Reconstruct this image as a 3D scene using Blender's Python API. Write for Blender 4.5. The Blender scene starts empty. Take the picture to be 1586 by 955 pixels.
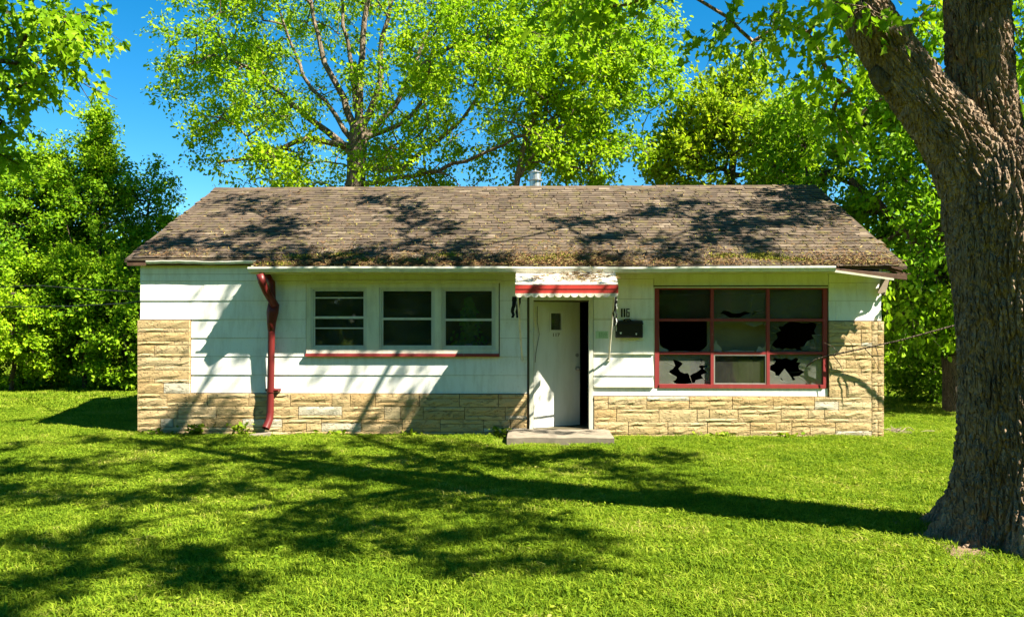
import bpy, bmesh, math, random
import numpy as np
from mathutils import Vector, Matrix
from mathutils.geometry import tessellate_polygon

# ---------------------------------------------------------------- camera, sky, sun, exposure
scene = bpy.context.scene
COL = scene.collection
CAM_Z, FPX, HOR, YAW = 1.85, 1240.0, 495.0, math.radians(1.7)
cd = bpy.data.cameras.new('camera'); cam = bpy.data.objects.new('camera', cd); COL.objects.link(cam)
cam.location = (0, 0, CAM_Z); cam.rotation_euler = (math.radians(90), 0, YAW)
cd.sensor_width = 36; cd.lens = FPX / 1586 * 36; cd.shift_y = (HOR - 477.5) / 1586
cd.clip_start = 0.05; cd.clip_end = 2000
scene.camera = cam

SUN_TO = Vector((2.40, -1.15, 3.10)).normalized()          # towards the sun
SUN_EL = math.asin(SUN_TO.z); SUN_AZ = math.atan2(SUN_TO.x, SUN_TO.y)
world = bpy.data.worlds.new('World'); scene.world = world; world.use_nodes = True
wn = world.node_tree; wn.nodes.clear()
sky = wn.nodes.new('ShaderNodeTexSky'); sky.sky_type = 'NISHITA'; sky.sun_disc = False
sky.sun_elevation = SUN_EL; sky.sun_rotation = SUN_AZ; sky.ozone_density = 2.2; sky.air_density = 1.0; sky.dust_density = 0.0; sky.altitude = 2200
hs = wn.nodes.new('ShaderNodeHueSaturation'); hs.inputs['Saturation'].default_value = 1.42; hs.inputs['Hue'].default_value = 0.488
bg = wn.nodes.new('ShaderNodeBackground'); bg.inputs['Strength'].default_value = 0.054
wo = wn.nodes.new('ShaderNodeOutputWorld')
wn.links.new(sky.outputs[0], hs.inputs['Color']); wn.links.new(hs.outputs[0], bg.inputs['Color']); wn.links.new(bg.outputs[0], wo.inputs[0])
sd = bpy.data.lights.new('sun', 'SUN'); sd.energy = 5.0; sd.angle = math.radians(0.55); sd.color = (1.0, 0.93, 0.78)
sun = bpy.data.objects.new('sun', sd); COL.objects.link(sun)
sun.rotation_euler = (-SUN_TO).to_track_quat('-Z', 'Y').to_euler(); sun.location = (20, -10, 25)
vs = scene.view_settings; vs.view_transform = 'Standard'; vs.look = 'None'; vs.gamma = 1.0; vs.exposure = 2.05
vs.use_curve_mapping = False
scene.render.engine = 'CYCLES'
cy = scene.cycles
cy.use_denoising = True; cy.denoiser = 'OPENIMAGEDENOISE'
cy.max_bounces = 7; cy.diffuse_bounces = 4; cy.glossy_bounces = 3; cy.transmission_bounces = 4; cy.transparent_max_bounces = 12
cy.sample_clamp_indirect = 6.0; cy.caustics_reflective = False; cy.caustics_refractive = False

def ray(px, py):
    a = (px - 793.0) / FPX
    return (-math.sin(YAW) + math.cos(YAW) * a, math.cos(YAW) + math.sin(YAW) * a, (HOR - py) / FPX)
def at(px, py, Y):
    r = ray(px, py); t = Y / r[1]
    return (r[0] * t, Y, CAM_Z + r[2] * t)
def X(px, Y=12.8): return at(px, HOR, Y)[0]
def Z(py, px=793, Y=12.8): return at(px, py, Y)[2]

# ---------------------------------------------------------------- mesh helpers
rng = np.random.default_rng(7); random.seed(7)
def tagit(o, label=None, cat=None, group=None, kind=None):
    if label: o['label'] = label
    if cat: o['category'] = cat
    if group: o['group'] = group
    if kind: o['kind'] = kind
    return o
def empty(name, loc, label=None, cat=None, group=None):
    o = bpy.data.objects.new(name, None); o.location = loc; o.empty_display_size = 0.2; COL.objects.link(o)
    return tagit(o, label, cat, group)
def root_of(o):
    while o.parent: o = o.parent
    return o
def link(name, me, parent=None, mat=None):
    o = bpy.data.objects.new(name, me); COL.objects.link(o)
    if mat is not None and len(me.materials) == 0: me.materials.append(mat)
    if parent is not None: o.parent = parent
    return o
def np_mesh(name, V, loops, sizes, mat=None, smooth=False):
    V = np.asarray(V, np.float32); loops = np.asarray(loops, np.int32).ravel(); sizes = np.asarray(sizes, np.int32)
    me = bpy.data.meshes.new(name)
    me.vertices.add(len(V)); me.vertices.foreach_set('co', V.ravel())
    me.loops.add(len(loops)); me.loops.foreach_set('vertex_index', loops)
    me.polygons.add(len(sizes)); st = np.concatenate([[0], np.cumsum(sizes)[:-1]]).astype(np.int32)
    me.polygons.foreach_set('loop_start', st)
    try: me.polygons.foreach_set('loop_total', sizes)
    except Exception: pass
    if smooth: me.polygons.foreach_set('use_smooth', np.ones(len(sizes), bool))
    me.update(calc_edges=True); me.validate()
    if mat is not None: me.materials.append(mat)
    return me
class MB:
    def __init__(s): s.v = []; s.f = []
    def add(s, V, F):
        o = len(s.v); s.v += [tuple(p) for p in V]; s.f += [tuple(i + o for i in f) for f in F]; return s
    def box(s, x0, x1, y0, y1, z0, z1):
        V = [(x0,y0,z0),(x1,y0,z0),(x1,y1,z0),(x0,y1,z0),(x0,y0,z1),(x1,y0,z1),(x1,y1,z1),(x0,y1,z1)]
        return s.add(V, [(0,3,2,1),(4,5,6,7),(0,1,5,4),(1,2,6,5),(2,3,7,6),(3,0,4,7)])
    def hexa(s, V): return s.add(V, [(0,3,2,1),(4,5,6,7),(0,1,5,4),(1,2,6,5),(2,3,7,6),(3,0,4,7)])
    def frame(s, x0, x1, z0, z1, w, y0, y1, wb=None):
        wb = w if wb is None else wb
        s.box(x0, x0+w, y0, y1, z0, z1); s.box(x1-w, x1, y0, y1, z0, z1)
        s.box(x0+w, x1-w, y0, y1, z1-w, z1); s.box(x0+w, x1-w, y0, y1, z0, z0+wb); return s
    def tube(s, P, R, n=8, cap=True):
        P = [Vector(p) for p in P]; R = R if hasattr(R, '__len__') else [R]*len(P)
        o = len(s.v); up = None
        for i, p in enumerate(P):
            d = (P[min(i+1, len(P)-1)] - P[max(i-1, 0)]).normalized()
            if up is None: up = Vector((0,0,1)) if abs(d.z) < .9 else Vector((1,0,0))
            a = d.cross(up).normalized(); b = a.cross(d).normalized(); up = b
            for k in range(n):
                t = 2*math.pi*k/n; s.v.append(tuple(p + (a*math.cos(t) + b*math.sin(t))*R[i]))
        for i in range(len(P)-1):
            for k in range(n):
                k2 = (k+1) % n
                s.f.append((o+i*n+k, o+i*n+k2, o+(i+1)*n+k2, o+(i+1)*n+k))
        if cap:
            s.f.append(tuple(o+k for k in range(n))[::-1]); e = o+(len(P)-1)*n; s.f.append(tuple(e+k for k in range(n)))
        return s
    def build(s, name, mat, parent=None, raw=False, smooth=False, bevel=0, loc=None):
        off = Vector((0,0,0))
        if parent is not None and not raw: off = root_of(parent).location
        me = bpy.data.meshes.new(name)
        me.from_pydata([(v[0]-off.x, v[1]-off.y, v[2]-off.z) for v in s.v], [], s.f)
        bm = bmesh.new(); bm.from_mesh(me); bmesh.ops.recalc_face_normals(bm, faces=bm.faces)
        if bevel: bmesh.ops.bevel(bm, geom=list(bm.edges), offset=bevel, segments=1, affect='EDGES')
        bm.to_mesh(me); bm.free()
        if smooth:
            for p in me.polygons: p.use_smooth = True
        me.materials.append(mat)
        return link(name, me, parent)
def rot_box(mb, c, ax, hw):                                    # oriented box: centre, 3 axes, half sizes
    c = Vector(c); V = []
    for k in range(8):
        sx = -1 if k in (0,3,4,7) else 1; sy = -1 if k in (0,1,4,5) else 1; sz = -1 if k < 4 else 1
        V.append(tuple(c + ax[0]*hw[0]*sx + ax[1]*hw[1]*sy + ax[2]*hw[2]*sz))
    mb.hexa(V)

# ---------------------------------------------------------------- materials
def ND(nt, t, **kw):
    n = nt.nodes.new(t)
    for k, v in kw.items():
        if k.startswith('i_'):
            key = k[2:]; key = int(key) if key.isdigit() else key.replace('_', ' ')
            if hasattr(v, 'is_linked') or type(v).__name__.startswith('NodeSocket'): nt.links.new(v, n.inputs[key])
            else: n.inputs[key].default_value = v
        else: setattr(n, k, v)
    return n
def ramp(nt, fac, stops, interp='LINEAR'):
    r = nt.nodes.new('ShaderNodeValToRGB'); r.color_ramp.interpolation = interp
    el = r.color_ramp.elements
    while len(el) < len(stops): el.new(0.5)
    for e, (p, c) in zip(el, stops): e.position = p; e.color = (*c, 1) if len(c) == 3 else c
    nt.links.new(fac, r.inputs[0]); return r.outputs[0]
def mixc(nt, fac, a, b, mode='MIX'):
    m = nt.nodes.new('ShaderNodeMix'); m.data_type = 'RGBA'; m.blend_type = mode
    for k, v in ((0, fac), (6, a), (7, b)):
        if type(v).__name__.startswith('NodeSocket'): nt.links.new(v, m.inputs[k])
        elif k == 0: m.inputs[k].default_value = v
        else: m.inputs[k].default_value = (*v, 1) if len(v) == 3 else v
    return m.outputs[2]
def math_(nt, op, a, b=0.0, clamp=False):
    m = nt.nodes.new('ShaderNodeMath'); m.operation = op; m.use_clamp = clamp
    for k, v in ((0, a), (1, b)):
        if type(v).__name__.startswith('NodeSocket'): nt.links.new(v, m.inputs[k])
        else: m.inputs[k].default_value = v
    return m.outputs[0]
def new_mat(name):
    m = bpy.data.materials.new(name); m.use_nodes = True; nt = m.node_tree; nt.nodes.clear()
    out = nt.nodes.new('ShaderNodeOutputMaterial'); return m, nt, out
def pos(nt, scale=(1,1,1)):
    g = nt.nodes.new('ShaderNodeNewGeometry'); mp = nt.nodes.new('ShaderNodeMapping')
    mp.inputs['Scale'].default_value = scale; nt.links.new(g.outputs['Position'], mp.inputs[0]); return mp.outputs[0]
def noise(nt, vec, scale, detail=4, rough=.55, dist=0):
    n = ND(nt, 'ShaderNodeTexNoise', i_Scale=scale, i_Detail=detail, i_Roughness=rough, i_Distortion=dist); nt.links.new(vec, n.inputs[0]); return n.outputs[0]
def prin(nt, out, color, rough=.7, bump=None, bstr=.4, bdist=.01, spec=.3, metal=0.0):
    p = nt.nodes.new('ShaderNodeBsdfPrincipled')
    for k, v in (('Base Color', color), ('Roughness', rough), ('Specular IOR Level', spec), ('Metallic', metal)):
        if type(v).__name__.startswith('NodeSocket'): nt.links.new(v, p.inputs[k])
        elif k == 'Base Color': p.inputs[k].default_value = (*v, 1)
        else: p.inputs[k].default_value = v
    if bump is not None:
        b = ND(nt, 'ShaderNodeBump', i_Strength=bstr, i_Distance=bdist); nt.links.new(bump, b.inputs['Height']); nt.links.new(b.outputs[0], p.inputs['Normal'])
    nt.links.new(p.outputs[0], out.inputs[0]); return p
def rnd(nt):                                                   # one random number per piece, whether an object or an island
    a = nt.nodes.new('ShaderNodeObjectInfo').outputs['Random']; b = nt.nodes.new('ShaderNodeNewGeometry').outputs['Random Per Island']
    return math_(nt, 'FRACT', math_(nt, 'ADD', a, b))

def m_paint(name, col, dirt=(.25,.22,.15), amount=.35, rough=.55, streak=True, chips=None):
    m, nt, out = new_mat(name)
    v = pos(nt, (3, 3, .6) if streak else (1.5, 1.5, 1.5))
    d = ramp(nt, noise(nt, v, 3.0, 6, .65), [(.45, (0,0,0)), (.85, (1,1,1))])
    sp = ramp(nt, noise(nt, pos(nt), 26, 4, .7), [(.63, (0,0,0)), (.72, (1,1,1))])
    c = mixc(nt, math_(nt, 'MULTIPLY', d, amount), col, dirt)
    c = mixc(nt, math_(nt, 'MULTIPLY', sp, amount*.9), c, dirt)
    if chips:
        ch = ramp(nt, noise(nt, pos(nt, (1,1,1)), 9, 6, .7), [(.64, (0,0,0)), (.67, (1,1,1))]); c = mixc(nt, ch, c, chips)
    prin(nt, out, c, rough, noise(nt, pos(nt), 60, 3), .08, .004); return m
M = {}
M['siding'] = m_paint('white_siding_paint', (.82,.81,.77), (.40,.35,.25), .50)
M['trim'] = m_paint('white_trim_paint', (.68,.66,.55), (.26,.23,.14), .5)
M['soffit'] = m_paint('cream_soffit_paint', (.62,.60,.46), (.26,.24,.14), .6)
M['alum'] = m_paint('aluminium_sash', (.58,.58,.52), (.22,.20,.14), .5, .4)
M['red'] = m_paint('red_frame_paint', (.27,.035,.035), (.10,.03,.028), .5, .5, True, (.30,.12,.10))
M['maroon'] = m_paint('maroon_downspout_paint', (.115,.013,.012), (.05,.012,.010), .5, .42)
M['awnred'] = m_paint('red_awning_paint', (.50,.045,.035), (.22,.03,.025), .45, .5)
M['awnwhite'] = m_paint('white_awning_paint', (.70,.66,.57), (.26,.17,.08), .85)
M['gutter'] = m_paint('white_gutter_paint', (.70,.69,.62), (.30,.26,.17), .6, .5)
M['door'] = m_paint('white_door_paint', (.68,.68,.62), (.34,.30,.18), .35)
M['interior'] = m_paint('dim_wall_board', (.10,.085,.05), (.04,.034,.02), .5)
M['innersill'] = m_paint('pale_sill_board', (.45,.42,.36), (.2,.18,.14), .4)

def m_simple(name, col, rough=.6, var=.3, sc=8, metal=0.0, bump=.15):
    m, nt, out = new_mat(name)
    n = noise(nt, pos(nt), sc, 5, .6)
    c = mixc(nt, n, tuple(x*(1-var) for x in col), tuple(min(1, x*(1+var)) for x in col))
    prin(nt, out, c, rough, noise(nt, pos(nt), sc*6, 3), bump, .004, .3, metal); return m
M['black'] = m_simple('black_enamel', (.012,.012,.013), .35)
M['blackcloth'] = m_simple('black_cloth', (.010,.010,.010), .95)
M['rotwood'] = m_simple('rotten_wood', (.10,.055,.035), .9, .6, 14, 0, .5)
M['woodgrey'] = m_simple('weathered_wood', (.22,.17,.12), .85, .4, 12, 0, .4)
M['concrete'] = m_simple('old_concrete', (.19,.16,.12), .9, .55, 5, 0, .6)
M['metal'] = m_simple('galvanised_steel', (.55,.55,.56), .35, .2, 10, .8)
M['dull'] = m_simple('dull_metal', (.38,.36,.32), .45, .25, 12, .5)
M['sign'] = m_simple('sign_white', (.72,.72,.68), .5, .05)
M['ink'] = m_simple('ink_black', (.015,.015,.015), .6, .05)
M['greenpaper'] = m_simple('green_paper', (.50,.66,.45), .8, .08)
M['greenink'] = m_simple('green_ink', (.06,.22,.06), .8, .05)
M['brownink'] = m_simple('brown_ink', (.10,.08,.02), .8, .05)
M['pot'] = m_simple('clay_pot', (.45,.40,.32), .8)
M['cable'] = m_simple('cable_rubber', (.02,.02,.02), .6)
M['mortar'] = m_simple('mortar', (.16,.115,.07), .95, .3, 30, 0, .3)

def m_stone():
    m, nt, out = new_mat('tan_rockface_stone'); r = rnd(nt)
    base = ramp(nt, r, [(0, (.47,.32,.145)), (.2, (.52,.38,.19)), (.4, (.55,.42,.23)), (.6, (.48,.325,.14)), (.8, (.57,.45,.26)), (.94, (.53,.40,.22)), (.945, (.55,.49,.37)), (1, (.57,.52,.40))])
    n = noise(nt, pos(nt), 9, 6, .65)
    c = mixc(nt, ramp(nt, n, [(.35, (0,0,0)), (.7, (1,1,1))]), mixc(nt, .28, base, (.30,.18,.075)), base)
    mp = nt.nodes.new('ShaderNodeMapping'); g = nt.nodes.new('ShaderNodeNewGeometry'); nt.links.new(g.outputs[0], mp.inputs[0])
    mp.inputs['Rotation'].default_value = (0, math.radians(-28), 0); mp.inputs['Scale'].default_value = (13, 13, 30)
    pits = ramp(nt, noise(nt, mp.outputs[0], 1.0, 3, .6, .6), [(.34, (0,0,0)), (.44, (1,1,1)), (1, (1,1,1))])
    h = math_(nt, 'ADD', math_(nt, 'MULTIPLY', pits, 1.0), math_(nt, 'MULTIPLY', noise(nt, pos(nt), 40, 4), .35))
    prin(nt, out, c, .9, h, .9, .020, .2); return m
M['stone'] = m_stone()
def m_shingle():
    m, nt, out = new_mat('weathered_asphalt_shingle'); r = rnd(nt)
    base = ramp(nt, r, [(0, (.055,.041,.030)), (.22, (.125,.092,.066)), (.45, (.08,.059,.042)), (.68, (.165,.123,.088)), (.84, (.10,.066,.044)), (1, (.25,.195,.14))])
    n = noise(nt, pos(nt), 2.2, 5, .6); c = mixc(nt, ramp(nt, n, [(.35, (0,0,0)), (.75, (1,1,1))]), base, mixc(nt, .75, base, (.045,.034,.026)))
    moss = ramp(nt, noise(nt, pos(nt, (1, 1, 1)), 5.5, 6, .7), [(.52, (0,0,0)), (.66, (1,1,1))]); c = mixc(nt, math_(nt, 'MULTIPLY', moss, .85), c, (.125,.105,.030))
    gr = noise(nt, pos(nt), 90, 3, .7); c = mixc(nt, math_(nt, 'MULTIPLY', gr, .5), c, (.06,.045,.035))
    prin(nt, out, c, .95, gr, .5, .006, .15); return m
M['shingle'] = m_shingle()
def m_leaf(name, cols, trans=.42, tcol=1.35, rough=.5, spec=.07, obj=False):
    m, nt, out = new_mat(name)
    g = nt.nodes.new('ShaderNodeNewGeometry'); r = g.outputs['Random Per Island']
    n = noise(nt, pos(nt), .55, 3, .5)
    f = math_(nt, 'ADD', math_(nt, 'MULTIPLY', r, .65), math_(nt, 'MULTIPLY', math_(nt, 'SUBTRACT', n, .5), 1.3)); f = math_(nt, 'ADD', f, .18, True)
    k = len(cols); c = ramp(nt, f, [(i/(k-1), cc) for i, cc in enumerate(cols)])
    p = nt.nodes.new('ShaderNodeBsdfPrincipled'); nt.links.new(c, p.inputs['Base Color']); p.inputs['Roughness'].default_value = rough; p.inputs['Specular IOR Level'].default_value = spec
    t = nt.nodes.new('ShaderNodeBsdfTranslucent'); tc = mixc(nt, 1.0, c, (tcol, tcol*1.05, tcol*.55), 'MULTIPLY'); nt.links.new(tc, t.inputs[0])
    mx = nt.nodes.new('ShaderNodeMixShader'); mx.inputs[0].default_value = trans
    nt.links.new(p.outputs[0], mx.inputs[1]); nt.links.new(t.outputs[0], mx.inputs[2]); nt.links.new(mx.outputs[0], out.inputs[0]); return m
M['leaf_lime'] = m_leaf('lime_spring_leaf', [(.10,.20,.008), (.195,.335,.010), (.285,.42,.012), (.36,.47,.016)])
M['leaf_mid'] = m_leaf('green_leaf', [(.06,.155,.008), (.135,.265,.010), (.215,.355,.012), (.30,.43,.016)])
M['leaf_deep'] = m_leaf('deep_green_leaf', [(.04,.115,.008), (.10,.205,.010), (.165,.285,.012), (.24,.36,.016)])
M['leaf_olive'] = m_leaf('olive_green_leaf', [(.10,.18,.010), (.19,.29,.012), (.28,.37,.015), (.36,.42,.02)])
M['leaf_standin'] = m_leaf('standin_leaf', [(.06,.22,.02), (.12,.34,.03), (.2,.42,.04)], .2)
def m_grass():
    m, nt, out = new_mat('lawn_grass_blade')
    g = nt.nodes.new('ShaderNodeNewGeometry'); r = g.outputs['Random Per Island']
    n = noise(nt, pos(nt), .8, 4, .6); n2 = noise(nt, pos(nt), 5, 3, .6)
    f = math_(nt, 'ADD', math_(nt, 'MULTIPLY', r, .62), math_(nt, 'MULTIPLY', math_(nt, 'SUBTRACT', n, .5), 1.1)); f = math_(nt, 'ADD', f, math_(nt, 'MULTIPLY', math_(nt, 'SUBTRACT', n2, .5), .75)); f = math_(nt, 'ADD', f, .25, True)
    c = ramp(nt, f, [(0, (.042,.092,.007)), (.35, (.108,.182,.010)), (.65, (.182,.262,.015)), (.88, (.262,.318,.028)), (1, (.36,.33,.09))])
    p = nt.nodes.new('ShaderNodeBsdfPrincipled'); nt.links.new(c, p.inputs['Base Color']); p.inputs['Roughness'].default_value = .6; p.inputs['Specular IOR Level'].default_value = .04
    t = nt.nodes.new('ShaderNodeBsdfTranslucent'); nt.links.new(mixc(nt, 1.0, c, (1.3,1.35,.7), 'MULTIPLY'), t.inputs[0])
    mx = nt.nodes.new('ShaderNodeMixShader'); mx.inputs[0].default_value = .35
    nt.links.new(p.outputs[0], mx.inputs[1]); nt.links.new(t.outputs[0], mx.inputs[2]); nt.links.new(mx.outputs[0], out.inputs[0]); return m
M['grass'] = m_grass()
def m_ground():
    m, nt, out = new_mat('lawn_soil_and_thatch')
    n = noise(nt, pos(nt), .6, 6, .6); n2 = noise(nt, pos(nt), 14, 6, .7)
    c = ramp(nt, n, [(.3, (.07,.11,.008)), (.6, (.13,.175,.010)), (.8, (.17,.20,.015))])
    c = mixc(nt, ramp(nt, n2, [(.4, (0,0,0)), (.7, (.5,.5,.5))]), c, (.06,.075,.02))
    prin(nt, out, c, .95, n2, .8, .04, .1); return m
M['ground'] = m_ground()
M['soil'] = m_simple('bare_soil', (.16,.105,.06), .95, .45, 18, 0, .6)
def m_bark(name, a, b, sc=1.0):
    m, nt, out = new_mat(name)
    n = noise(nt, pos(nt, (7*sc, 7*sc, 2*sc)), 1.0, 6, .65); n2 = noise(nt, pos(nt, (30*sc, 30*sc, 9*sc)), 1.0, 5, .7)
    c = mixc(nt, ramp(nt, n, [(.3, (0,0,0)), (.75, (1,1,1))]), a, b)
    c = mixc(nt, math_(nt, 'MULTIPLY', ramp(nt, noise(nt, pos(nt), 2.3, 5, .7), [(.58, (0,0,0)), (.72, (1,1,1))]), .45), c, (.20,.19,.14))
    vo = ND(nt, 'ShaderNodeTexVoronoi', feature='DISTANCE_TO_EDGE', i_Scale=1.0)
    wp = nt.nodes.new('ShaderNodeVectorMath'); wp.operation = 'MULTIPLY_ADD'; nz = ND(nt, 'ShaderNodeTexNoise', i_Scale=5.0, i_Detail=3.0); nt.links.new(pos(nt), nz.inputs[0])
    nt.links.new(nz.outputs[1], wp.inputs[0]); wp.inputs[1].default_value = (2.2, 2.2, .6); nt.links.new(pos(nt, (30*sc, 30*sc, 3.6*sc)), wp.inputs[2]); nt.links.new(wp.outputs[0], vo.inputs[0])
    h = math_(nt, 'ADD', math_(nt, 'MULTIPLY', math_(nt, 'MULTIPLY', vo.outputs[0], 3.0, True), 1.0), math_(nt, 'MULTIPLY', n2, .45))
    prin(nt, out, c, .92, h, 1.0, .03, .15); return m
M['bark'] = m_bark('furrowed_grey_brown_bark', (.145,.100,.066), (.37,.265,.178))
M['bark_far'] = m_bark('grey_bark', (.13,.095,.065), (.27,.21,.15), .7)
M['bark_dark'] = m_bark('dark_bark', (.06,.045,.032), (.13,.10,.07), .7)
M['needle'] = None
def m_litter():
    m, nt, out = new_mat('dry_leaf_litter'); r = rnd(nt)
    c = ramp(nt, r, [(0, (.055,.028,.014)), (.3, (.13,.07,.03)), (.55, (.21,.125,.055)), (.72, (.09,.05,.023)), (.86, (.18,.14,.04)), (.93, (.26,.23,.06)), (1, (.31,.22,.11))])
    prin(nt, out, c, .9, None, spec=.15); return m
M['litter'] = m_litter()
def m_moss():
    m, nt, out = new_mat('roof_moss'); r = rnd(nt)
    c = ramp(nt, r, [(0, (.10,.12,.015)), (.5, (.24,.24,.03)), (1, (.36,.33,.05))]); prin(nt, out, c, .95, None, spec=.1); return m
M['moss'] = m_moss()
def m_glass(name, dust, lo, hi, amount=1.0):
    m, nt, out = new_mat(name)
    n = noise(nt, pos(nt, (1,1,1)), 2.6, 5, .6); f = math_(nt, 'MULTIPLY', ramp(nt, n, [(.3, (lo,)*3), (.75, (hi,)*3)]), amount)
    tr = nt.nodes.new('ShaderNodeBsdfTransparent'); tr.inputs[0].default_value = (.86,.9,.87,1)
    df = nt.nodes.new('ShaderNodeBsdfDiffuse'); df.inputs[0].default_value = (*dust, 1)
    m1 = nt.nodes.new('ShaderNodeMixShader'); nt.links.new(f, m1.inputs[0]); nt.links.new(tr.outputs[0], m1.inputs[1]); nt.links.new(df.outputs[0], m1.inputs[2])
    gl = nt.nodes.new('ShaderNodeBsdfGlossy'); gl.inputs['Roughness'].default_value = .03; gl.inputs[0].default_value = (.9,.95,.92,1)
    fr = ND(nt, 'ShaderNodeFresnel', i_IOR=1.5)
    m2 = nt.nodes.new('ShaderNodeMixShader'); nt.links.new(fr.outputs[0], m2.inputs[0]); nt.links.new(m1.outputs[0], m2.inputs[1]); nt.links.new(gl.outputs[0], m2.inputs[2])
    nt.links.new(m2.outputs[0], out.inputs[0]); return m
M['glass'] = m_glass('window_glass', (.22,.22,.18), .05, .17)
M['glass_dusty'] = m_glass('dusty_window_glass', (.30,.31,.28), .22, .5)
M['glass_pale'] = m_glass('grimy_pale_glass', (.45,.43,.36), .45, .8)
M['glass_dim'] = m_glass('smoky_window_glass', (.22,.23,.19), .16, .38)
M['olive'] = m_simple('olive_board', (.17,.15,.08), .9, .3, 4)

# ---------------------------------------------------------------- the setting: ground
def build_ground():
    n = 80; t = np.linspace(-1, 1, n); g = np.sign(t) * np.abs(t)**2.2 * 400
    GX, GY = np.meshgrid(g, g + 10); V = np.stack([GX, GY, np.zeros_like(GX)], -1).reshape(-1, 3)
    i = np.arange(n*n).reshape(n, n); q = np.stack([i[:-1,:-1], i[:-1,1:], i[1:,1:], i[1:,:-1]], -1).reshape(-1, 4)
    o = link('ground', np_mesh('ground', V, q, np.full(len(q), 4), M['ground'])); tagit(o, 'green mown lawn ground around the house', None, None, 'structure')
build_ground()

# ---------------------------------------------------------------- the house
YW = 12.8
HX0, HX1 = X(220), X(1362)
YE, YEL = 12.38, 12.70                    # eave lines: wide overhang and the narrow one by the end wall
RIDGE_Y, SL = 16.33, 0.476
def roofz(y): return 2.67 + SL * (y - YE)
XSTEP = X(388, YE)
RX0, RX1 = -6.62, 5.66
house = empty('house', ((HX0+HX1)/2, YW, 0), 'abandoned single storey house with white siding, tan stone base and brown shingle roof', 'house')

def rect_sub(rects, h):
    out = []
    for (a, b, c, d) in rects:
        x0, x1, z0, z1 = max(a, h[0]), min(b, h[1]), max(c, h[2]), min(d, h[3])
        if x0 >= x1 - 1e-6 or z0 >= z1 - 1e-6: out.append((a, b, c, d)); continue
        if a < x0: out.append((a, x0, c, d))
        if x1 < b: out.append((x1, b, c, d))
        if c < z0: out.append((x0, x1, c, z0))
        if z1 < d: out.append((x0, x1, z1, d))
    return out
WIN = (X(478), X(771), Z(546, 620), Z(441, 620))
DOOR = (X(822), X(915), .12, 2.14)
PIC = (X(1015), X(1279), Z(600, 1150), Z(446, 1150))
ZTOP = 2.60

mb = MB()
for r in rect_sub(rect_sub(rect_sub([(HX0, HX1, -.1, ZTOP)], WIN), DOOR), PIC): mb.box(r[0], r[1], YW, YW+.14, r[2], r[3])
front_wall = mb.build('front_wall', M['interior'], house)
mb = MB(); mb.box(HX0, XSTEP+.05, YW, YW+.14, ZTOP, 2.80); mb.build('wall_head', M['interior'], house)
YB = 2*RIDGE_Y - YW
side_wall = []
for xa in (HX0, HX1-.14):
    V = [(xa,YW+.14,-.1),(xa,YB,-.1),(xa,YB,ZTOP),(xa,RIDGE_Y,roofz(RIDGE_Y)-.08),(xa,YW+.14,ZTOP)]
    V2 = [(x+.14,y,z) for x,y,z in V]
    mb = MB(); mb.add(V+V2, [(0,1,2,3,4),(9,8,7,6,5)]+[(i,(i+1)%5,5+(i+1)%5,5+i) for i in range(5)])
    side_wall.append(mb.build('side_wall', M['interior'], house))
mb = MB(); mb.box(HX0+.14, HX1-.14, YB-.14, YB, -.1, ZTOP); mb.build('back_wall', M['interior'], house)
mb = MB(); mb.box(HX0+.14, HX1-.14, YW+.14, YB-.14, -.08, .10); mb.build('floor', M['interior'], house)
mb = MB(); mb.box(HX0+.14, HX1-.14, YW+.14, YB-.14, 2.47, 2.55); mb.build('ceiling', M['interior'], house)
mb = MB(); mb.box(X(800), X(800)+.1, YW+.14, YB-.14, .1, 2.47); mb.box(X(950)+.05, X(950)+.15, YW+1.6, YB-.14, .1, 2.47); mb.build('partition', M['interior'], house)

# siding planks, each with its own lap and joints
def plank(x0, x1, z0, z1, thick=.014, lap=.012):
    j = random.uniform(-.002, .002); g = .0018
    yb, yt = YW-thick-lap+j, YW-thick+j
    V = [(x0+g,yb,z0+g),(x1-g,yb,z0+g),(x1-g,YW-.001,z0+g),(x0+g,YW-.001,z0+g),(x0+g,yt,z1-g),(x1-g,yt,z1-g),(x1-g,YW-.001,z1-g),(x0+g,YW-.001,z1-g)]
    mb = MB(); mb.hexa(V); return mb.build('plank', M['siding'], front_wall)
zl = [Z(y, 400) for y in (608, 580, 551.5, 523, 494.5, 465.5, 435)]
zl.append(2.585)
CAS_L = (X(474.5), X(774), zl[2], zl[6])
STL = (-99, X(297), -9, Z(494.5, 260))
for k in range(len(zl)-1):
    xa = HX0-.02
    rs = [(xa, X(816.5), zl[k], zl[k+1])]
    rs = rect_sub(rect_sub(rs, CAS_L), STL)
    for (a, b, c, d) in rs:
        cuts = [a]; cut = {5: X(316)}.get(k)
        if cut and a+.3 < cut < b-.3: cuts.append(cut)
        cuts.append(b)
        for p, q in zip(cuts[:-1], cuts[1:]):
            if q-p > .01 and d-c > .004: plank(p, q, c, d)
plank(HX0-.02, XSTEP+.1, 2.586, 2.79)
zr = [Z(y, 960) for y in (598.5, 581.5, 547.5, 495, 463, 432)] + [2.585]
PCAS = (X(1012), X(1284), Z(613, 1150), Z(442, 1150))
for k in range(len(zr)-1):
    for (a, b, c, d) in rect_sub([(X(919), X(1012.5), zr[k], zr[k+1])], PCAS): plank(a, b, c, d, .02, .012)
for (a, b) in ((X(1012.5), X(1282)),): plank(a, b, PCAS[3], 2.585)
zs = [Z(496.5, 1320), Z(465.5, 1320), Z(438, 1320), 2.585]
for k in range(3):
    cut = X((1294, 1326, 1340)[k]); a, b = X(1282.5), HX1+.02
    plank(a, cut, zs[k], zs[k+1]); plank(cut, b, zs[k], zs[k+1])
plank(X(816.5), X(919), 2.24, 2.585)
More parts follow.
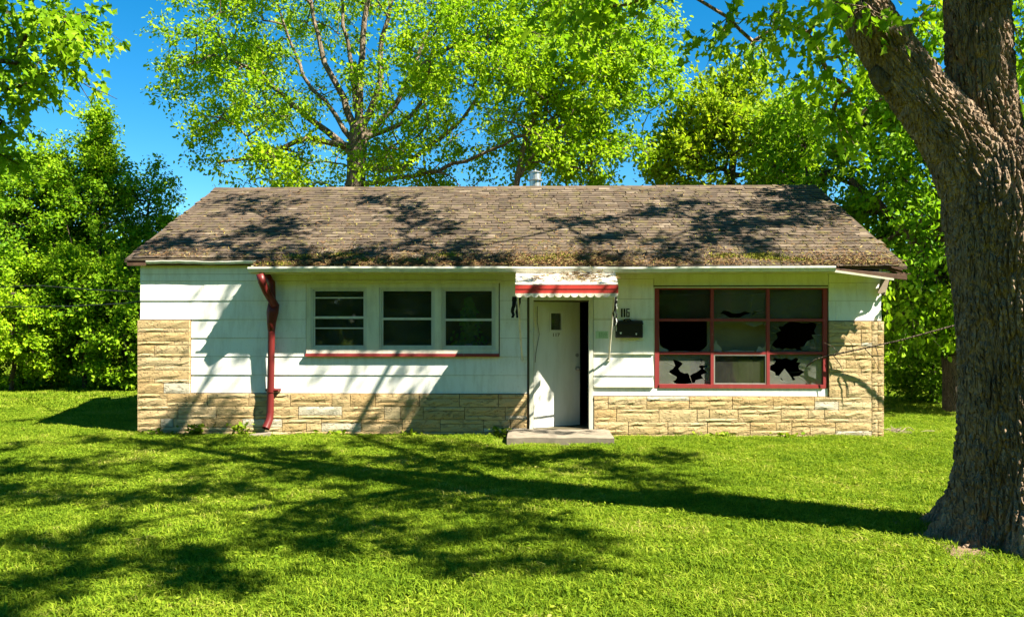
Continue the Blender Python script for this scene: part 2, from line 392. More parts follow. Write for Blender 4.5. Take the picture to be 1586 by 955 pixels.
for (y, pr, th) in ((547, .045, .022), (598, .055, .026), (493.5, .032, .018)): z = Z(y, 960); MB().box(X(919), X(1011.5), YW-pr, YW-.0005, z-th/2, z+th/2).build('ledge', M['trim'], front_wall)
mb = MB(); mb.box(X(918.5), X(1281), YW-.03, YW-.0005, Z(612.5, 1100), Z(600.5, 1100)); mb.build('skirt_board', M['siding'], front_wall)
for sx, xx in ((-1, HX0), (1, HX1)):                              # end wall boards
    for k in range(9):
        z0 = .3*k-.02; mb = MB(); a, b = (xx-.03, xx-.001) if sx < 0 else (xx+.001, xx+.03)
        if z0+.297 < 2.7: mb.box(a, b, YW+.0, YB, z0, z0+.297); mb.build('plank', M['siding'], side_wall[0 if sx < 0 else 1])

# stone veneer
mb = MB(); zbL, zbR = Z(608.5, 500), Z(613, 1100)
mb.box(HX0-.045, X(817), YW-.026, YW-.001, -.1, zbL-.003); mb.box(HX0-.045, X(297), YW-.026, YW-.001, zbL-.003, Z(495, 260))
mb.box(X(919), HX1+.045, YW-.026, YW-.001, -.1, zbR-.003); mb.box(X(1281.5), HX1+.045, YW-.026, YW-.001, zbR-.003, Z(497, 1320))
stone_base = mb.build('stone_base', M['mortar'], house)
def stone(x0, x1, z0, z1):
    g = .0036; x0 += g; x1 -= g; z0 += g; z1 -= g
    if x1-x0 < .02 or z1-z0 < .015: return
    nx = max(2, min(6, int((x1-x0)/.11)+1)); nz = 2 if z1-z0 < .09 else 3
    yf = YW-.062-random.uniform(0, .006); V = []; F = []
    for j in range(nz+1):
        for i in range(nx+1):
            e = i in (0, nx) or j in (0, nz)
            jx = 0 if i in (0, nx) else random.uniform(-.018, .018); jz = 0 if j in (0, nz) else random.uniform(-.012, .012)
            V.append((x0+(x1-x0)*i/nx+jx+(random.uniform(0,.003) if i == 0 else -random.uniform(0,.003) if i == nx else 0), yf+(.006 if e else random.uniform(-.006, .004))+random.uniform(-.002,.002), z0+(z1-z0)*j/nz+jz))
    n = (nx+1)*(nz+1); w = nx+1
    for j in range(nz):
        for i in range(nx): F.append((j*w+i, j*w+i+1, (j+1)*w+i+1, (j+1)*w+i))
    ring = [i for i in range(w)] + [j*w+nx for j in range(1, nz+1)] + [nz*w+i for i in range(nx-1, -1, -1)] + [j*w for j in range(nz-1, 0, -1)]
    for k in ring: p = V[k]; V.append((p[0], YW-.02, p[2]))
    m = len(ring)
    for k in range(m): F.append((ring[k], n+k, n+(k+1) % m, ring[(k+1) % m]))
    MB().add(V, F).build('stone', M['stone'], stone_base)
def stone_rows(xa, xb, ztop, rows, bw=.645, off0=0.0, quoin=None):
    z1 = ztop
    for ri, h in enumerate(rows):
        z0 = z1-h; x = xa; first = True; b = 0
        off = (off0 + ri*.37) % 1.0
        while x < xb-.02:
            w = bw*random.uniform(.92, 1.08)
            if first: w *= (.35+.65*off)
            first = False; xe = x+w
            if xb-xe < .22: xe = xb
            if h < .12: stone(x, xe, z0, z1)
            else:
                t = random.random(); th = h*random.choice((.34, .36, .31)); b += 1
                if t < .44: parts = [(z0, z0+th), (z0+th, z1)]
                elif t < .84: parts = [(z0, z1-th), (z1-th, z1)]
                else: parts = [(z0, z1)]
                for (c, d) in parts:
                    if d-c > .1 and random.random() < .22 and xe-x > .4:
                        m = x+(xe-x)*random.choice((.3, .42, .62)); stone(x, m, c, d); stone(m, xe, c, d)
                    else: stone(x, xe, c, d)
            x = xe
        z1 = z0
random.seed(11)
stone_rows(HX0-.05, X(816.5), zbL-.006, (.202, .202, .20, .13), .66, .6)
random.seed(12)
stone_rows(X(919.5), HX1-.14, zbR-.006, (.198, .20, .198, .12), .645, 1.0)
random.seed(13)
def stone_col(xa, xb, zt, zb, sp):
    z = zt; thick = True
    while z > zb+.03:
        h = random.uniform(.125, .15) if thick else random.uniform(.055, .07); thick = not thick
        if z-h < zb+.05: h = z-zb
        m = xa+(xb-xa)*random.choice(sp)
        if random.random() < .62: stone(xa, m, z-h, z); stone(m, xb, z-h, z)
        else: stone(xa, xb, z-h, z)
        z -= h
stone_col(HX0-.05, X(296.5), Z(495.5, 260), zbL-.004, (.33, .33, .7, .5))
stone_col(X(1282), HX1-.14, Z(497.5, 1320), zbR-.004, (.4, .6, .75))
stone_col(HX1-.14, HX1+.05, Z(497.5, 1320), -.08, (.5,))

# windows on the left of the door
mb = MB()
x0, x1, z0, z1 = X(475.5), X(772.5), Z(547, 620), Z(438.5, 620)
yc = YW-.045
u = [(X(482.5), X(569)), (X(588), X(674)), (X(684.5), X(767.5))]
uz0, uz1 = Z(541, 620), Z(445, 620)
mb.box(x0, x1, yc, YW+.02, uz1, z1); mb.box(x0, x1, yc, YW+.02, z0, uz0)
xs = [x0]+[c for p in u for c in p]+[x1]
for k in range(0, 8, 2): mb.box(xs[k], xs[k+1], yc+.003, YW+.02, uz0, uz1)
casing = mb.build('window_casing', M['trim'], house)
mb = MB(); mb.box(X(472.5), X(775), YW-.085, YW+.01, z1+.001, z1+.042); mb.build('drip_cap', M['trim'], casing)
mb = MB(); mb.box(X(474.5), X(773.5), YW-.075, YW-.002, Z(551.6, 620), z0-.001); mb.build('window_sill', M['red'], house)
mb = MB(); mb.box(X(478), X(770), YW+.145, YW+.30, uz0-.02, uz0+.02); mb.build('inner_sill', M['innersill'], house)
for k, (a, b) in enumerate(u):
    mb = MB(); mb.frame(a+.002, b-.002, uz0+.002, uz1-.002, .030, YW-.030, YW+.03, .036)
    mb.frame(a+.034, b-.034, uz0+.04, uz1-.034, .026, YW-.012, YW+.02)
    w = mb.build('window', M['alum'], house)
    zz = [Z(y, 620) for y in (([508, 491.5, 461]), [493.5], [495])[k]]
    for q, z in enumerate(zz):
        t = .019 if (k > 0 or q == 1) else .010
        MB().box(a+.034, b-.034, YW-.022, YW+.012, z-t, z+t).build('sash_rail', M['alum'], w)
    ed = [uz0+.066]+zz+[uz1-.06]
    for q in range(len(ed)-1):
        MB().box(a+.06, b-.06, YW+.004+.003*q, YW+.007+.003*q, ed[q]+(.012 if q else 0), ed[q+1]-.012).build('pane', M['glass'], w)

# picture window: red grid of nine panes, most of them broken
cols = [X(1017.5), X(1102.5), X(1189), X(1277)]; rowsz = [Z(y, 1150) for y in (597, 546.5, 495.5, 447.5)]
mb = MB(); f0, f1 = YW-.035, YW+.03
mb.box(PIC[0]-.015, cols[0]+.03, f0, f1, PIC[2]-.005, PIC[3]); mb.box(cols[3]-.03, PIC[1]+.01, f0, f1, PIC[2]-.005, PIC[3])
mb.box(cols[0]+.03, cols[3]-.03, f0, f1, PIC[3]-.022, PIC[3]); mb.box(cols[0]+.03, cols[3]-.03, f0-.012, f1, PIC[2]-.005, rowsz[0]+.022)
for c in cols[1:3]: mb.box(c-.024, c+.024, f0+.004, f1, rowsz[0]+.022, PIC[3]-.022)
for i in range(3):
    a = (cols[0]+.03) if i == 0 else cols[i]+.024; b = (cols[3]-.03) if i == 2 else cols[i+1]-.024
    for z in rowsz[1:3]: mb.box(a, b, f0+.008, f1, z-.020, z+.020)
picwin = mb.build('picture_window', M['red'], house)
mb = MB(); mb.box(X(1012), X(1282), YW-.06, YW+.0, PIC[3]+.001, PIC[3]+.02); mb.build('drip_cap', M['trim'], house)
mb = MB(); mb.box(X(1011.8), PIC[0]-.016, YW-.028, YW+.02, PIC[2]-.005, PIC[3]+.0); mb.build('window_casing', M['trim'], house)
def pane_xy(i, j):
    a = (cols[0]+.03 if i == 0 else cols[i]+.024)-.006; b = (cols[3]-.03 if i == 2 else cols[i+1]-.024)+.006
    c = (rowsz[0]+.022 if j == 0 else rowsz[j]+.020)-.006; d = (PIC[3]-.022 if j == 2 else rowsz[j+1]-.020)+.006
    return a, b, c, d
def jag(poly, seed, amp=.085):                                       # break the outline into sharp splinters
    rr = random.Random(seed); out = []; n = len(poly)
    for k in range(n):
        a, b = poly[k], poly[(k+1) % n]; out.append(a)
        if math.hypot(b[0]-a[0], b[1]-a[1]) > .12:
            t = rr.uniform(.3, .7); d = rr.choice((-1, 1))*rr.uniform(.4, 1)*amp; nx, ny = -(b[1]-a[1]), b[0]-a[0]; l = math.hypot(nx, ny)
            out.append((min(.985, max(.015, a[0]+(b[0]-a[0])*t+nx/l*d)), min(.985, max(.015, a[1]+(b[1]-a[1])*t+ny/l*d))))
    return out
def shard(i, j, outer, hole=None, mat='glass', y=None):           # polygons in 0..1 pane coordinates
    a, b, c, d = pane_xy(i, j); y = (YW+.012) if y is None else y
    if hole: hole = jag(hole, i*7+j*3+1)
    P = [[Vector((a+(b-a)*p[0], c+(d-c)*p[1], 0)) for p in outer]]
    if hole: P.append([Vector((a+(b-a)*p[0], c+(d-c)*p[1], 0)) for p in hole])
    tri = tessellate_polygon(P); pts = [p for q in P for p in q]; n = len(pts)
    V = [(p.x, y, p.y) for p in pts] + [(p.x, y+.004, p.y) for p in pts]
    F = [tuple(t) for t in tri] + [tuple(n+k for k in t[::-1]) for t in tri]; o = 0
    for q in P:
        m = len(q)
        for k in range(m): F.append((o+k, o+(k+1) % m, n+o+(k+1) % m, n+o+k))
        o += m
    if hole:                                                       # cracks running from the break
        rr = random.Random(i*5+j); cx_, cz_ = sum(p.x for p in P[1])/len(P[1]), sum(p.y for p in P[1])/len(P[1])
        for p in rr.sample(P[1], min(7, len(P[1]))):
            dx, dz = p.x-cx_, p.y-cz_; l = math.hypot(dx, dz)+1e-6; dx, dz = dx/l, dz/l; L_ = rr.uniform(.08, .26); tx, tz = p.x+dx*L_, p.y+dz*L_
            k = min(1, *[((a+.01 if dx < 0 else b-.01)-p.x)/(dx*L_) if abs(dx) > 1e-4 else 1, ((c+.01 if dz < 0 else d-.01)-p.y)/(dz*L_) if abs(dz) > 1e-4 else 1])
            if k <= .05: continue
            tx, tz = p.x+dx*L_*k, p.y+dz*L_*k; w = .0028
            MB().hexa([(p.x-dz*w,y-.003,p.y+dx*w),(p.x+dz*w,y-.003,p.y-dx*w),(tx+dz*.0008,y-.003,tz-dx*.0008),(tx-dz*.0008,y-.003,tz+dx*.0008),(p.x-dz*w,y-.001,p.y+dx*w),(p.x+dz*w,y-.001,p.y-dx*w),(tx+dz*.0008,y-.001,tz-dx*.0008),(tx-dz*.0008,y-.001,tz+dx*.0008)]).build('crack', M['glass_pale'], picwin)
    return MB().add(V, F).build('pane', M[mat], picwin)
FULL = [(0,0),(1,0),(1,1),(0,1)]
shard(0, 2, FULL, None, 'glass'); shard(2, 2, FULL, None, 'glass_dim')
shard(1, 2, FULL, [(.1,.14),(.2,.17),(.27,.10),(.42,.07),(.55,.1),(.62,.16),(.75,.12),(.86,.2),(.8,.27),(.66,.23),(.5,.20),(.3,.26),(.16,.22)], 'glass_dim')
shard(0, 1, [(0,0),(.18,0),(.2,.05),(.13,.12),(.08,.14),(.03,.22),(.02,.5),(0,.6)], None, 'glass_pale')
shard(0, 1, [(.95,0),(1,0),(1,.95),(.97,.6),(.96,.25),(.9,.16),(.87,.1),(.8,.06),(.82,0)], None, 'glass_dusty')
shard(0, 1, [(.2,0),(.8,0),(.75,.035),(.6,.02),(.52,.05),(.4,.03),(.33,.05)], None, 'glass_dusty')
shard(1, 1, [(0,0),(.17,0),(.16,.12),(.11,.22),(.08,.27),(.06,.40),(.03,.26),(0,.3)], None, 'glass_pale')
shard(1, 1, [(.17,0),(.8,0),(.76,.05),(.6,.04),(.42,.07),(.25,.03)], None, 'glass_pale')
shard(1, 1, [(.8,0),(1,0),(1,.45),(.97,.2),(.93,.12),(.86,.2),(.83,.08)], None, 'glass_pale')
shard(1, 1, [(.55,1),(.62,.9),(.7,.86),(.78,.8),(.86,.86),(.93,.9),(1,.85),(1,1)], None, 'glass_dusty')
shard(1, 1, [(0,1),(0,.45),(.03,.6),(.02,.9),(.2,.95),(.15,.98)], None, 'glass_dim')
shard(2, 1, FULL, [(.14,.12),(.26,.06),(.42,.1),(.53,.05),(.62,.08),(.68,.2),(.76,.38),(.82,.5),(.9,.55),(.9,.9),(.8,.96),(.5,.97),(.3,.9),(.17,.84),(.13,.6),(.1,.35)], 'glass_dim')
shard(2, 1, [(.64,.05),(.88,.1),(.86,.22),(.8,.4),(.72,.36),(.66,.2)], None, 'glass_dusty', YW+.022)
shard(2, 1, [(.88,.12),(.98,.1),(.98,.5),(.9,.58),(.8,.55),(.86,.4)], None, 'glass_dusty', YW+.02)
shard(0, 0, FULL, [(.22,.46),(.27,.5),(.28,.82),(.33,.8),(.4,.76),(.43,.6),(.42,.42),(.5,.36),(.6,.28),(.66,.35),(.73,.4),(.76,.6),(.78,.86),(.83,.72),(.95,.62),(.93,.4),(.86,.2),(.7,.06),(.36,.02),(.33,.15),(.3,.3)], 'glass_dusty')
shard(0, 0, [(0,.02),(.3,.02),(.29,.14),(.24,.36),(.16,.42),(.12,.36),(.08,.2)], None, 'glass_pale', YW+.02)
shard(0, 0, [(.44,.44),(.5,.4),(.62,.3),(.72,.42),(.72,.8),(.6,.86),(.46,.7)], None, 'glass_dim', YW+.02)
shard(1, 0, FULL, None, 'glass')
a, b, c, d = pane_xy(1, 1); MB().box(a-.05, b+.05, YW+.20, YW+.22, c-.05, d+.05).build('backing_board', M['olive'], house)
mb = MB(); a, b, c, d = pane_xy(1, 0); mb.frame(a+.008, b-.008, c+.008, d-.008, .018, YW-.024, YW-.001); mb.build('storm_sash', M['dull'], picwin)
mb = MB(); mb.box(a+(b-a)*.50, a+(b-a)*.68, YW+.05, YW+.07, c-.1, c+(d-c)*.78); mb.box(a+(b-a)*.3, a+(b-a)*.34, YW+.05, YW+.07, c-.1, c+(d-c)*.4); mb.build('inner_batten', M['woodgrey'], house)
shard(2, 0, FULL, [(.03,.62),(.1,.68),(.07,.8),(.12,.9),(.25,.84),(.33,.87),(.42,.8),(.5,.88),(.56,.84),(.6,.72),(.55,.62),(.62,.48),(.6,.34),(.55,.28),(.5,.16),(.46,.26),(.38,.1),(.30,.12),(.22,.28),(.12,.40)], 'glass_dusty')
shard(2, 0, [(0,.02),(.3,.02),(.26,.12),(.18,.22),(.1,.34),(.02,.46)], None, 'glass_pale', YW+.02)
shard(2, 0, [(.2,.3),(.3,.08),(.46,.06),(.44,.2),(.3,.52)], None, 'glass_dusty', YW+.024)

# soffit, fascia, gutters
mb = MB(); mb.box(XSTEP, RX1-.25, YE+.03, YW-.03, 2.575, 2.59); mb.build('soffit', M['soffit'], house)
mb = MB(); mb.box(XSTEP, X(1290, YE), YE+.0, YE+.028, 2.57, 2.665); mb.box(XSTEP, XSTEP+.03, YE+.029, YEL, 2.60, 2.70); mb.build('fascia', M['soffit'], house)
mb = MB(); mb.box(RX0+.04, XSTEP-.002, YEL+.0, YEL+.03, 2.72, 2.80); mb.build('fascia', M['rotwood'], house)
def gutter(xa, xb, yb, ztop, w, h, sag, mat):
    n = 14; prof = [(0,0),(0,-h),(-w*.75,-h),(-w,-h*.35),(-w,-.002),(-w+.012,-.002),(-w+.012,-h*.3),(-w*.75+.006,-h+.006),(-.006,-h+.006),(-.006,0)]
    mb = MB(); k = len(prof)
    for i in range(n+1):
        t = i/n; x = xa+(xb-xa)*t; dz = sag*math.sin(t*math.pi*2.3)+random.uniform(-.004,.004)
        mb.v += [(x, yb+p[0], ztop+p[1]+dz) for p in prof]
    for i in range(n):
        for j in range(k): mb.f.append((i*k+j, i*k+(j+1) % k, (i+1)*k+(j+1) % k, (i+1)*k+j))
    mb.f.append(tuple(range(k))); mb.f.append(tuple(n*k+j for j in range(k)))
    return mb.build('gutter', mat, house)
gutter(XSTEP-.01, X(1291, YE), YE-.002, 2.668, .10, .085, .006, M['gutter'])
gutter(X(228, YEL), XSTEP+.04, YEL-.002, 2.795, .05, .05, .008, M['gutter'])
mb = MB(); ra = at(1290, 417, YE-.03); rb = at(1404, 428, YE-.06)        # broken rake board hanging off the corner
mb.hexa([(ra[0],ra[1]-.02,ra[2]-.03),(rb[0],rb[1]-.02,rb[2]-.05),(rb[0],rb[1]+.05,rb[2]-.05),(ra[0],ra[1]+.05,ra[2]-.03),(ra[0],ra[1]-.02,ra[2]+.012),(rb[0],rb[1]-.02,rb[2]+.02),(rb[0],rb[1]+.05,rb[2]+.03),(ra[0],ra[1]+.05,ra[2]+.03)])
mb.build('broken_fascia', M['rotwood'], house)
mb = MB(); mb.hexa([(ra[0]-.05,ra[1]-.03,ra[2]-.035),(rb[0]-.2,rb[1]-.03,rb[2]-.06),(rb[0]-.2,rb[1]-.021,rb[2]-.06),(ra[0]-.05,ra[1]-.021,ra[2]-.035),(ra[0]-.05,ra[1]-.03,ra[2]+.0),(rb[0]-.2,rb[1]-.03,rb[2]-.03),(rb[0]-.2,rb[1]-.021,rb[2]-.03),(ra[0]-.05,ra[1]-.021,ra[2]+.0)])
mb.build('trim_strip', M['soffit'], house)
mb = MB()                                                                   # splintered ends
for k in range(9):
    p = Vector(at(random.uniform(1350, 1402), random.uniform(413, 430), YE+random.uniform(-.03,.2))); d = Vector((random.uniform(.3,1), random.uniform(-.3,.3), random.uniform(-.35,.1))).normalized()
    u_ = d.cross(Vector((0,0,1))).normalized(); rot_box(mb, p, (d, u_, d.cross(u_)), (random.uniform(.06,.16), .012, .008))
mb.build('splinter', M['rotwood'], house)
mb = MB(); p = Vector(at(1368, 443, YW-.1)); ax = Vector((.3,.1,1)).normalized(); ay = Vector((0,1,0)); ay = (ay-ax*ay.dot(ax)).normalized()
rot_box(mb, p, (ax, ay, ax.cross(ay)), (.13, .012, .06)); mb.build('dangling_board', M['woodgrey'], house)

# roof deck, shingles, ridge, vent
def deck(xa, xb, ya):
    mb = MB(); t = .05
    for sgn in (1,):
        V = [(xa,ya,roofz(ya)-t),(xb,ya,roofz(ya)-t),(xb,RIDGE_Y,roofz(RIDGE_Y)-t),(xa,RIDGE_Y,roofz(RIDGE_Y)-t),(xa,ya,roofz(ya)),(xb,ya,roofz(ya)),(xb,RIDGE_Y,roofz(RIDGE_Y)),(xa,RIDGE_Y,roofz(RIDGE_Y))]
        mb.hexa(V)
    return mb
mb = deck(RX0, XSTEP, YEL); mb2 = deck(XSTEP+.001, RX1, YE); mb.add(mb2.v, mb2.f)
yb2 = 2*RIDGE_Y-YE
mb.hexa([(RX0,RIDGE_Y+.001,roofz(RIDGE_Y)-.05),(RX1,RIDGE_Y+.001,roofz(RIDGE_Y)-.05),(RX1,yb2,2.62),(RX0,yb2,2.62),(RX0,RIDGE_Y+.001,roofz(RIDGE_Y)),(RX1,RIDGE_Y+.001,roofz(RIDGE_Y)),(RX1,yb2,2.67),(RX0,yb2,2.67)])
roof = mb.build('roof', M['shingle'], house)
ANG = math.atan(SL); CA, SA = math.cos(ANG), math.sin(ANG)
EXP_, TW, TL = .138, .225, .18
def shingle_verts(w, seed):
    r = random.Random(seed); th = r.uniform(.007, .012); cl = lambda: r.uniform(0, .010) if r.random() < .45 else 0
    a, b = cl(), cl(); wv = [r.uniform(-.008, .008) for _ in range(6)]
    hw = w/2-r.uniform(.001, .006); V = []
    # three columns across so the lower edge can be ragged and curl
    for (v, base) in ((0, .011), (TL*.5, .007), (TL, .0015)):
        for c, xx in enumerate((-hw, hw*r.uniform(-.3,.3), hw)):
            lift = (a if c == 0 else b if c == 2 else r.uniform(0,.003)) * (1 if v == 0 else .25 if v < TL*.6 else 0)
            V.append((xx + (r.uniform(-.004,.004) if v == 0 else 0), v + (wv[c] if v == 0 else 0), base+lift+th))
    n = 9; V += [(x, y, z-th) for x, y, z in V]
    F = [(0,1,4,3),(1,2,5,4),(3,4,7,6),(4,5,8,7),(0,9,10,1),(1,10,11,2),(0,3,12,9),(3,6,15,12),(2,11,14,5),(5,14,17,8)]
    return V, F
variants = []
for k in range(12):
    V, F = shingle_verts(TW, k); me = bpy.data.meshes.new('shingle'); me.from_pydata(V, [], F); me.materials.append(M['shingle']); variants.append(me)
VV, FF, cnt = [], [], 0
slope_len = (RIDGE_Y-YE)/CA
random.seed(5); ncourse = int(slope_len/EXP_)
hl = house.location
for c in range(ncourse+1):
    s = -.03 + c*EXP_; y0 = YE + s*CA; z0 = roofz(YE) + s*SA
    x = RX0 - random.uniform(0, .25)*(c % 2) - (.15 if c % 3 == 1 else 0)
    while x < RX1:
        w = TW; xc = x+w/2; x += w
        if xc-w/2 < RX0-.03 or xc+w/2 > RX1+.04: continue
        if xc-w/2 < XSTEP-.02 and y0 < YEL-.06: continue
        if s+TL > slope_len+.03: continue
        if random.random() < .012: continue                       # a missing tab
        rz = random.gauss(0, .012); dx, ds = random.gauss(0, .004), random.gauss(0, .006)
        if cnt < 298:
            o = link('shingle', random.choice(variants), roof); cnt += 1
            o.location = Vector((xc+dx, y0+ds*CA, z0+ds*SA)) - hl; o.rotation_euler = (ANG, 0, rz)
        else:
            V, F = shingle_verts(w, random.randrange(10**6)); o = len(VV); cr, sr = math.cos(rz), math.sin(rz)
            for (a, b, n) in V:
                a, b = a*cr-b*sr, a*sr+b*cr
                VV.append((xc+dx+a, y0+(ds+b)*CA-n*SA, z0+(ds+b)*SA+n*CA))
            FF += [tuple(i+o for i in f) for f in F]
so = MB().add(VV, FF).build('shingle_field', M['shingle'], roof); so['kind'] = 'stuff'
mb = MB(); x = RX0; k = 0; zr_ = roofz(RIDGE_Y)
while x < RX1-.02:
    w = min(.30, RX1-x); t = random.uniform(.014, .022); d = random.uniform(.10, .13)
    mb.add([(x,RIDGE_Y-d,zr_-d*SL+t),(x+w,RIDGE_Y-d,zr_-d*SL+t-.004),(x+w,RIDGE_Y,zr_+t+.004),(x,RIDGE_Y,zr_+t+.008),(x,RIDGE_Y+d,zr_-d*SL+t),(x+w,RIDGE_Y+d,zr_-d*SL+t),
            (x,RIDGE_Y-d,zr_-d*SL),(x+w,RIDGE_Y-d,zr_-d*SL)], [(0,1,2,3),(3,2,5,4),(6,7,1,0)])
    x += w-.008
mb.build('ridge_cap', M['shingle'], roof)
vx, vy, vz = X(829, RIDGE_Y+.1), RIDGE_Y+.12, zr_+.05
mb = MB(); mb.tube([(vx,vy,vz-.2),(vx,vy,vz+.26)], .115, 18); mb.tube([(vx,vy,vz+.10),(vx,vy,vz+.125)], .15, 18); mb.tube([(vx,vy,vz+.26),(vx,vy,vz+.275),(vx,vy,vz+.31)], [.135,.135,.03], 18); mb.tube([(vx,vy,vz+.31),(vx,vy,vz+.34)], .02, 8)
mb.build('vent_chimney', M['metal'], roof, smooth=False)

# downspout
yo = YW-.14
mb = MB(); P = [Vector(at(403, 424, YE-.05)), Vector(at(406, 436, YE-.04)), Vector(at(413, 452, YE+.1)), Vector(at(426, 473, yo-.06))]
mb.tube(P, [.062,.064,.062,.064], 14); down = mb.build('downspout', M['maroon'], house, smooth=True)
mb = MB(); mb.tube([at(412, 424, YW-.1), at(421, 438, YW-.1), at(422, 470, YW-.1), at(420, 500, YW-.1)], .055, 12); mb.build('back_pipe', M['maroon'], down, smooth=True)
mb = MB(); mb.tube([at(424, 470, yo), at(422, 484, yo), at(420.5, 500, yo), at(420.5, 512, yo)], [.088,.092,.070,.058], 14); mb.build('funnel', M['maroon'], down, smooth=True)
mb = MB(); mb.tube([at(420.5, 508, yo), at(420, 560, yo), at(419, 610, yo), at(418.5, 638, yo-.01), at(417, 650, yo-.04), at(411.5, 663, yo-.12)], [.055,.054,.056,.057,.060,.062], 14, cap=False)
mb.build('lower_pipe', M['maroon'], down, smooth=True)
mb = MB(); b = at(419.5, 604, yo); mb.tube([(b[0],b[1],b[2]-.03),(b[0],b[1],b[2]+.03)], .066, 14); mb.box(b[0]-.10, b[0]+.13, yo+.03, YW-.03, b[2]-.02, b[2]+.02); mb.tube([(b[0]+.05,b[1]-.02,b[2]),(b[0]+.13,b[1]-.02,b[2])], .022, 8); mb.build('strap', M['maroon'], down)

# door
DX0, DX1 = DOOR[0], DOOR[1]; fl = .13
mb = MB(); mb.box(DX0-.02, DX0+.045, YW-.05, YW+.14, .10, 2.16); mb.box(DX1-.03, DX1+.035, YW-.05, YW+.14, .10, 2.16); mb.box(DX0-.02, DX1+.035, YW-.05, YW+.14, 2.161, 2.235)
dfm = mb.build('door_frame', M['trim'], house)
mb = MB(); mb.box(DX0-.04, DX1+.05, YW-.10, YW+.13, .045, .098); mb.build('threshold', M['woodgrey'], house)
LW, LH, LT = DX1-DX0-.08, 2.02, .042
mb = MB(); lx0, lx1 = LW*.355, LW*.585; lz0, lz1 = 1.565, 1.84
for r in rect_sub([(0, LW, 0, LH)], (lx0, lx1, lz0, lz1)): mb.box(r[0], r[1], 0, LT, r[2], r[3])
leaf = mb.build('door', M['door'], house, raw=True)
leaf.location = Vector((DX0+.05, YW+.03, .118)) - hl; leaf.rotation_euler = (0, 0, math.radians(30))
mb = MB(); mb.frame(lx0-.022, lx1+.022, lz0-.022, lz1+.022, .024, -.014, -.001); mb.build('lite_frame', M['door'], leaf, raw=True)
MB().box(lx0, lx1, .02, .024, lz0, lz1).build('lite_pane', M['glass'], leaf, raw=True)
mb = MB(); kz = .93
mb.tube([(LW-.065,0,kz),(LW-.065,-.03,kz),(LW-.065,-.032,kz),(LW-.065,-.07,kz)], [.03,.03,.014,.014], 12); mb.tube([(LW-.065,-.05,kz),(LW-.065,-.065,kz),(LW-.065,-.085,kz)], [.022,.032,.018], 12)
mb.build('knob', M['dull'], leaf, raw=True)
mb = MB(); mb.tube([(LW-.06,0,1.15),(LW-.06,-.018,1.15)], .03, 12); mb.build('deadbolt', M['dull'], leaf, raw=True)
mb = MB(); mb.tube([(.06,-.01,1.95),(.05,-.02,1.7),(.09,-.02,1.5),(.03,-.012,1.2),(.02,-.01,1.05)], .004, 5); mb.build('loose_wire', M['cable'], leaf, raw=True)
def text_mesh(body, h, sx=1.0, bold=0.0):
    cu = bpy.data.curves.new('lettering', 'FONT'); cu.body = body; cu.size = 1.0; cu.extrude = .004; cu.offset = bold; cu.align_x = 'CENTER'
    o = bpy.data.objects.new('lettering', cu); COL.objects.link(o); dg = bpy.context.evaluated_depsgraph_get()
    me = bpy.data.meshes.new_from_object(o.evaluated_get(dg)); bpy.data.objects.remove(o); bpy.data.curves.remove(cu)
    co = np.array([v.co for v in me.vertices]); zmin, zmax = co[:,1].min(), co[:,1].max(); k = h/(zmax-zmin)
    xm = (co[:,0].min()+co[:,0].max())/2
    for v in me.vertices: x, y, z = v.co; v.co = ((x-xm)*k*sx, -z*.2, (y-zmin)*k)
    return me
me = text_mesh('117', .055, 1.3, .02); o = link('lettering', me, leaf, M['brownink']); o.location = ((lx0+lx1)/2+.01, -.004, lz0-.105)

# awning over the door
ay1 = 11.86; AYB = YE-.03
az0, az1 = 2.655, Z(440.5, 880, ay1)
ax0, ax1 = X(798, ay1), X(957.5, ay1)
ndiv = 7
mb = MB(); mb.hexa([(ax0+.02,ay1,az1-.02),(ax1-.02,ay1,az1-.02),(ax1-.02,AYB,az0-.10),(ax0+.02,AYB,az0-.10),(ax0+.02,ay1,az1-.006),(ax1-.02,ay1,az1-.006),(ax1-.02,AYB,az0-.085),(ax0+.02,AYB,az0-.085)])
awning = mb.build('awning', M['awnwhite'], house)
awy = lambda t: AYB+(ay1-AYB)*t
awz = lambda t: (az0-.085)+((az1-.006)-(az0-.085))*t
for k in range(ndiv):                                             # lapped slats
    t0, t1 = k/ndiv, (k+1)/ndiv; y0, y1 = awy(t0), awy(t1)-.01
    MB().hexa([(ax0,y0,awz(t0)+.002),(ax1,y0,awz(t0)+.002),(ax1,y1,awz(t1)+.004),(ax0,y1,awz(t1)+.004),(ax0,y0,awz(t0)+.006),(ax1,y0,awz(t0)+.006),(ax1,y1,awz(t1)+.016),(ax0,y1,awz(t1)+.016)]).build('slat', M['awnwhite'], awning)
zb0, zb1 = Z(454, 880, ay1), Z(441.5, 880, ay1)
mb = MB(); zm = (zb0+zb1)/2
mb.box(ax0, ax1, ay1-.022, ay1-.004, zm+.004, zb1-.002); mb.box(ax0, ax1, ay1-.016, ay1-.004, zb0, zm+.003); mb.box(ax0, ax0+.012, ay1-.003, AYB, zb0+.02, zb1-.01); mb.box(ax1-.012, ax1, ay1-.003, AYB, zb0+.02, zb1-.01)
mb.build('fascia_band', M['awnred'], awning)
ns = 13; sw = (ax1-ax0)/ns
mb = MB(); zv = zb0-.001
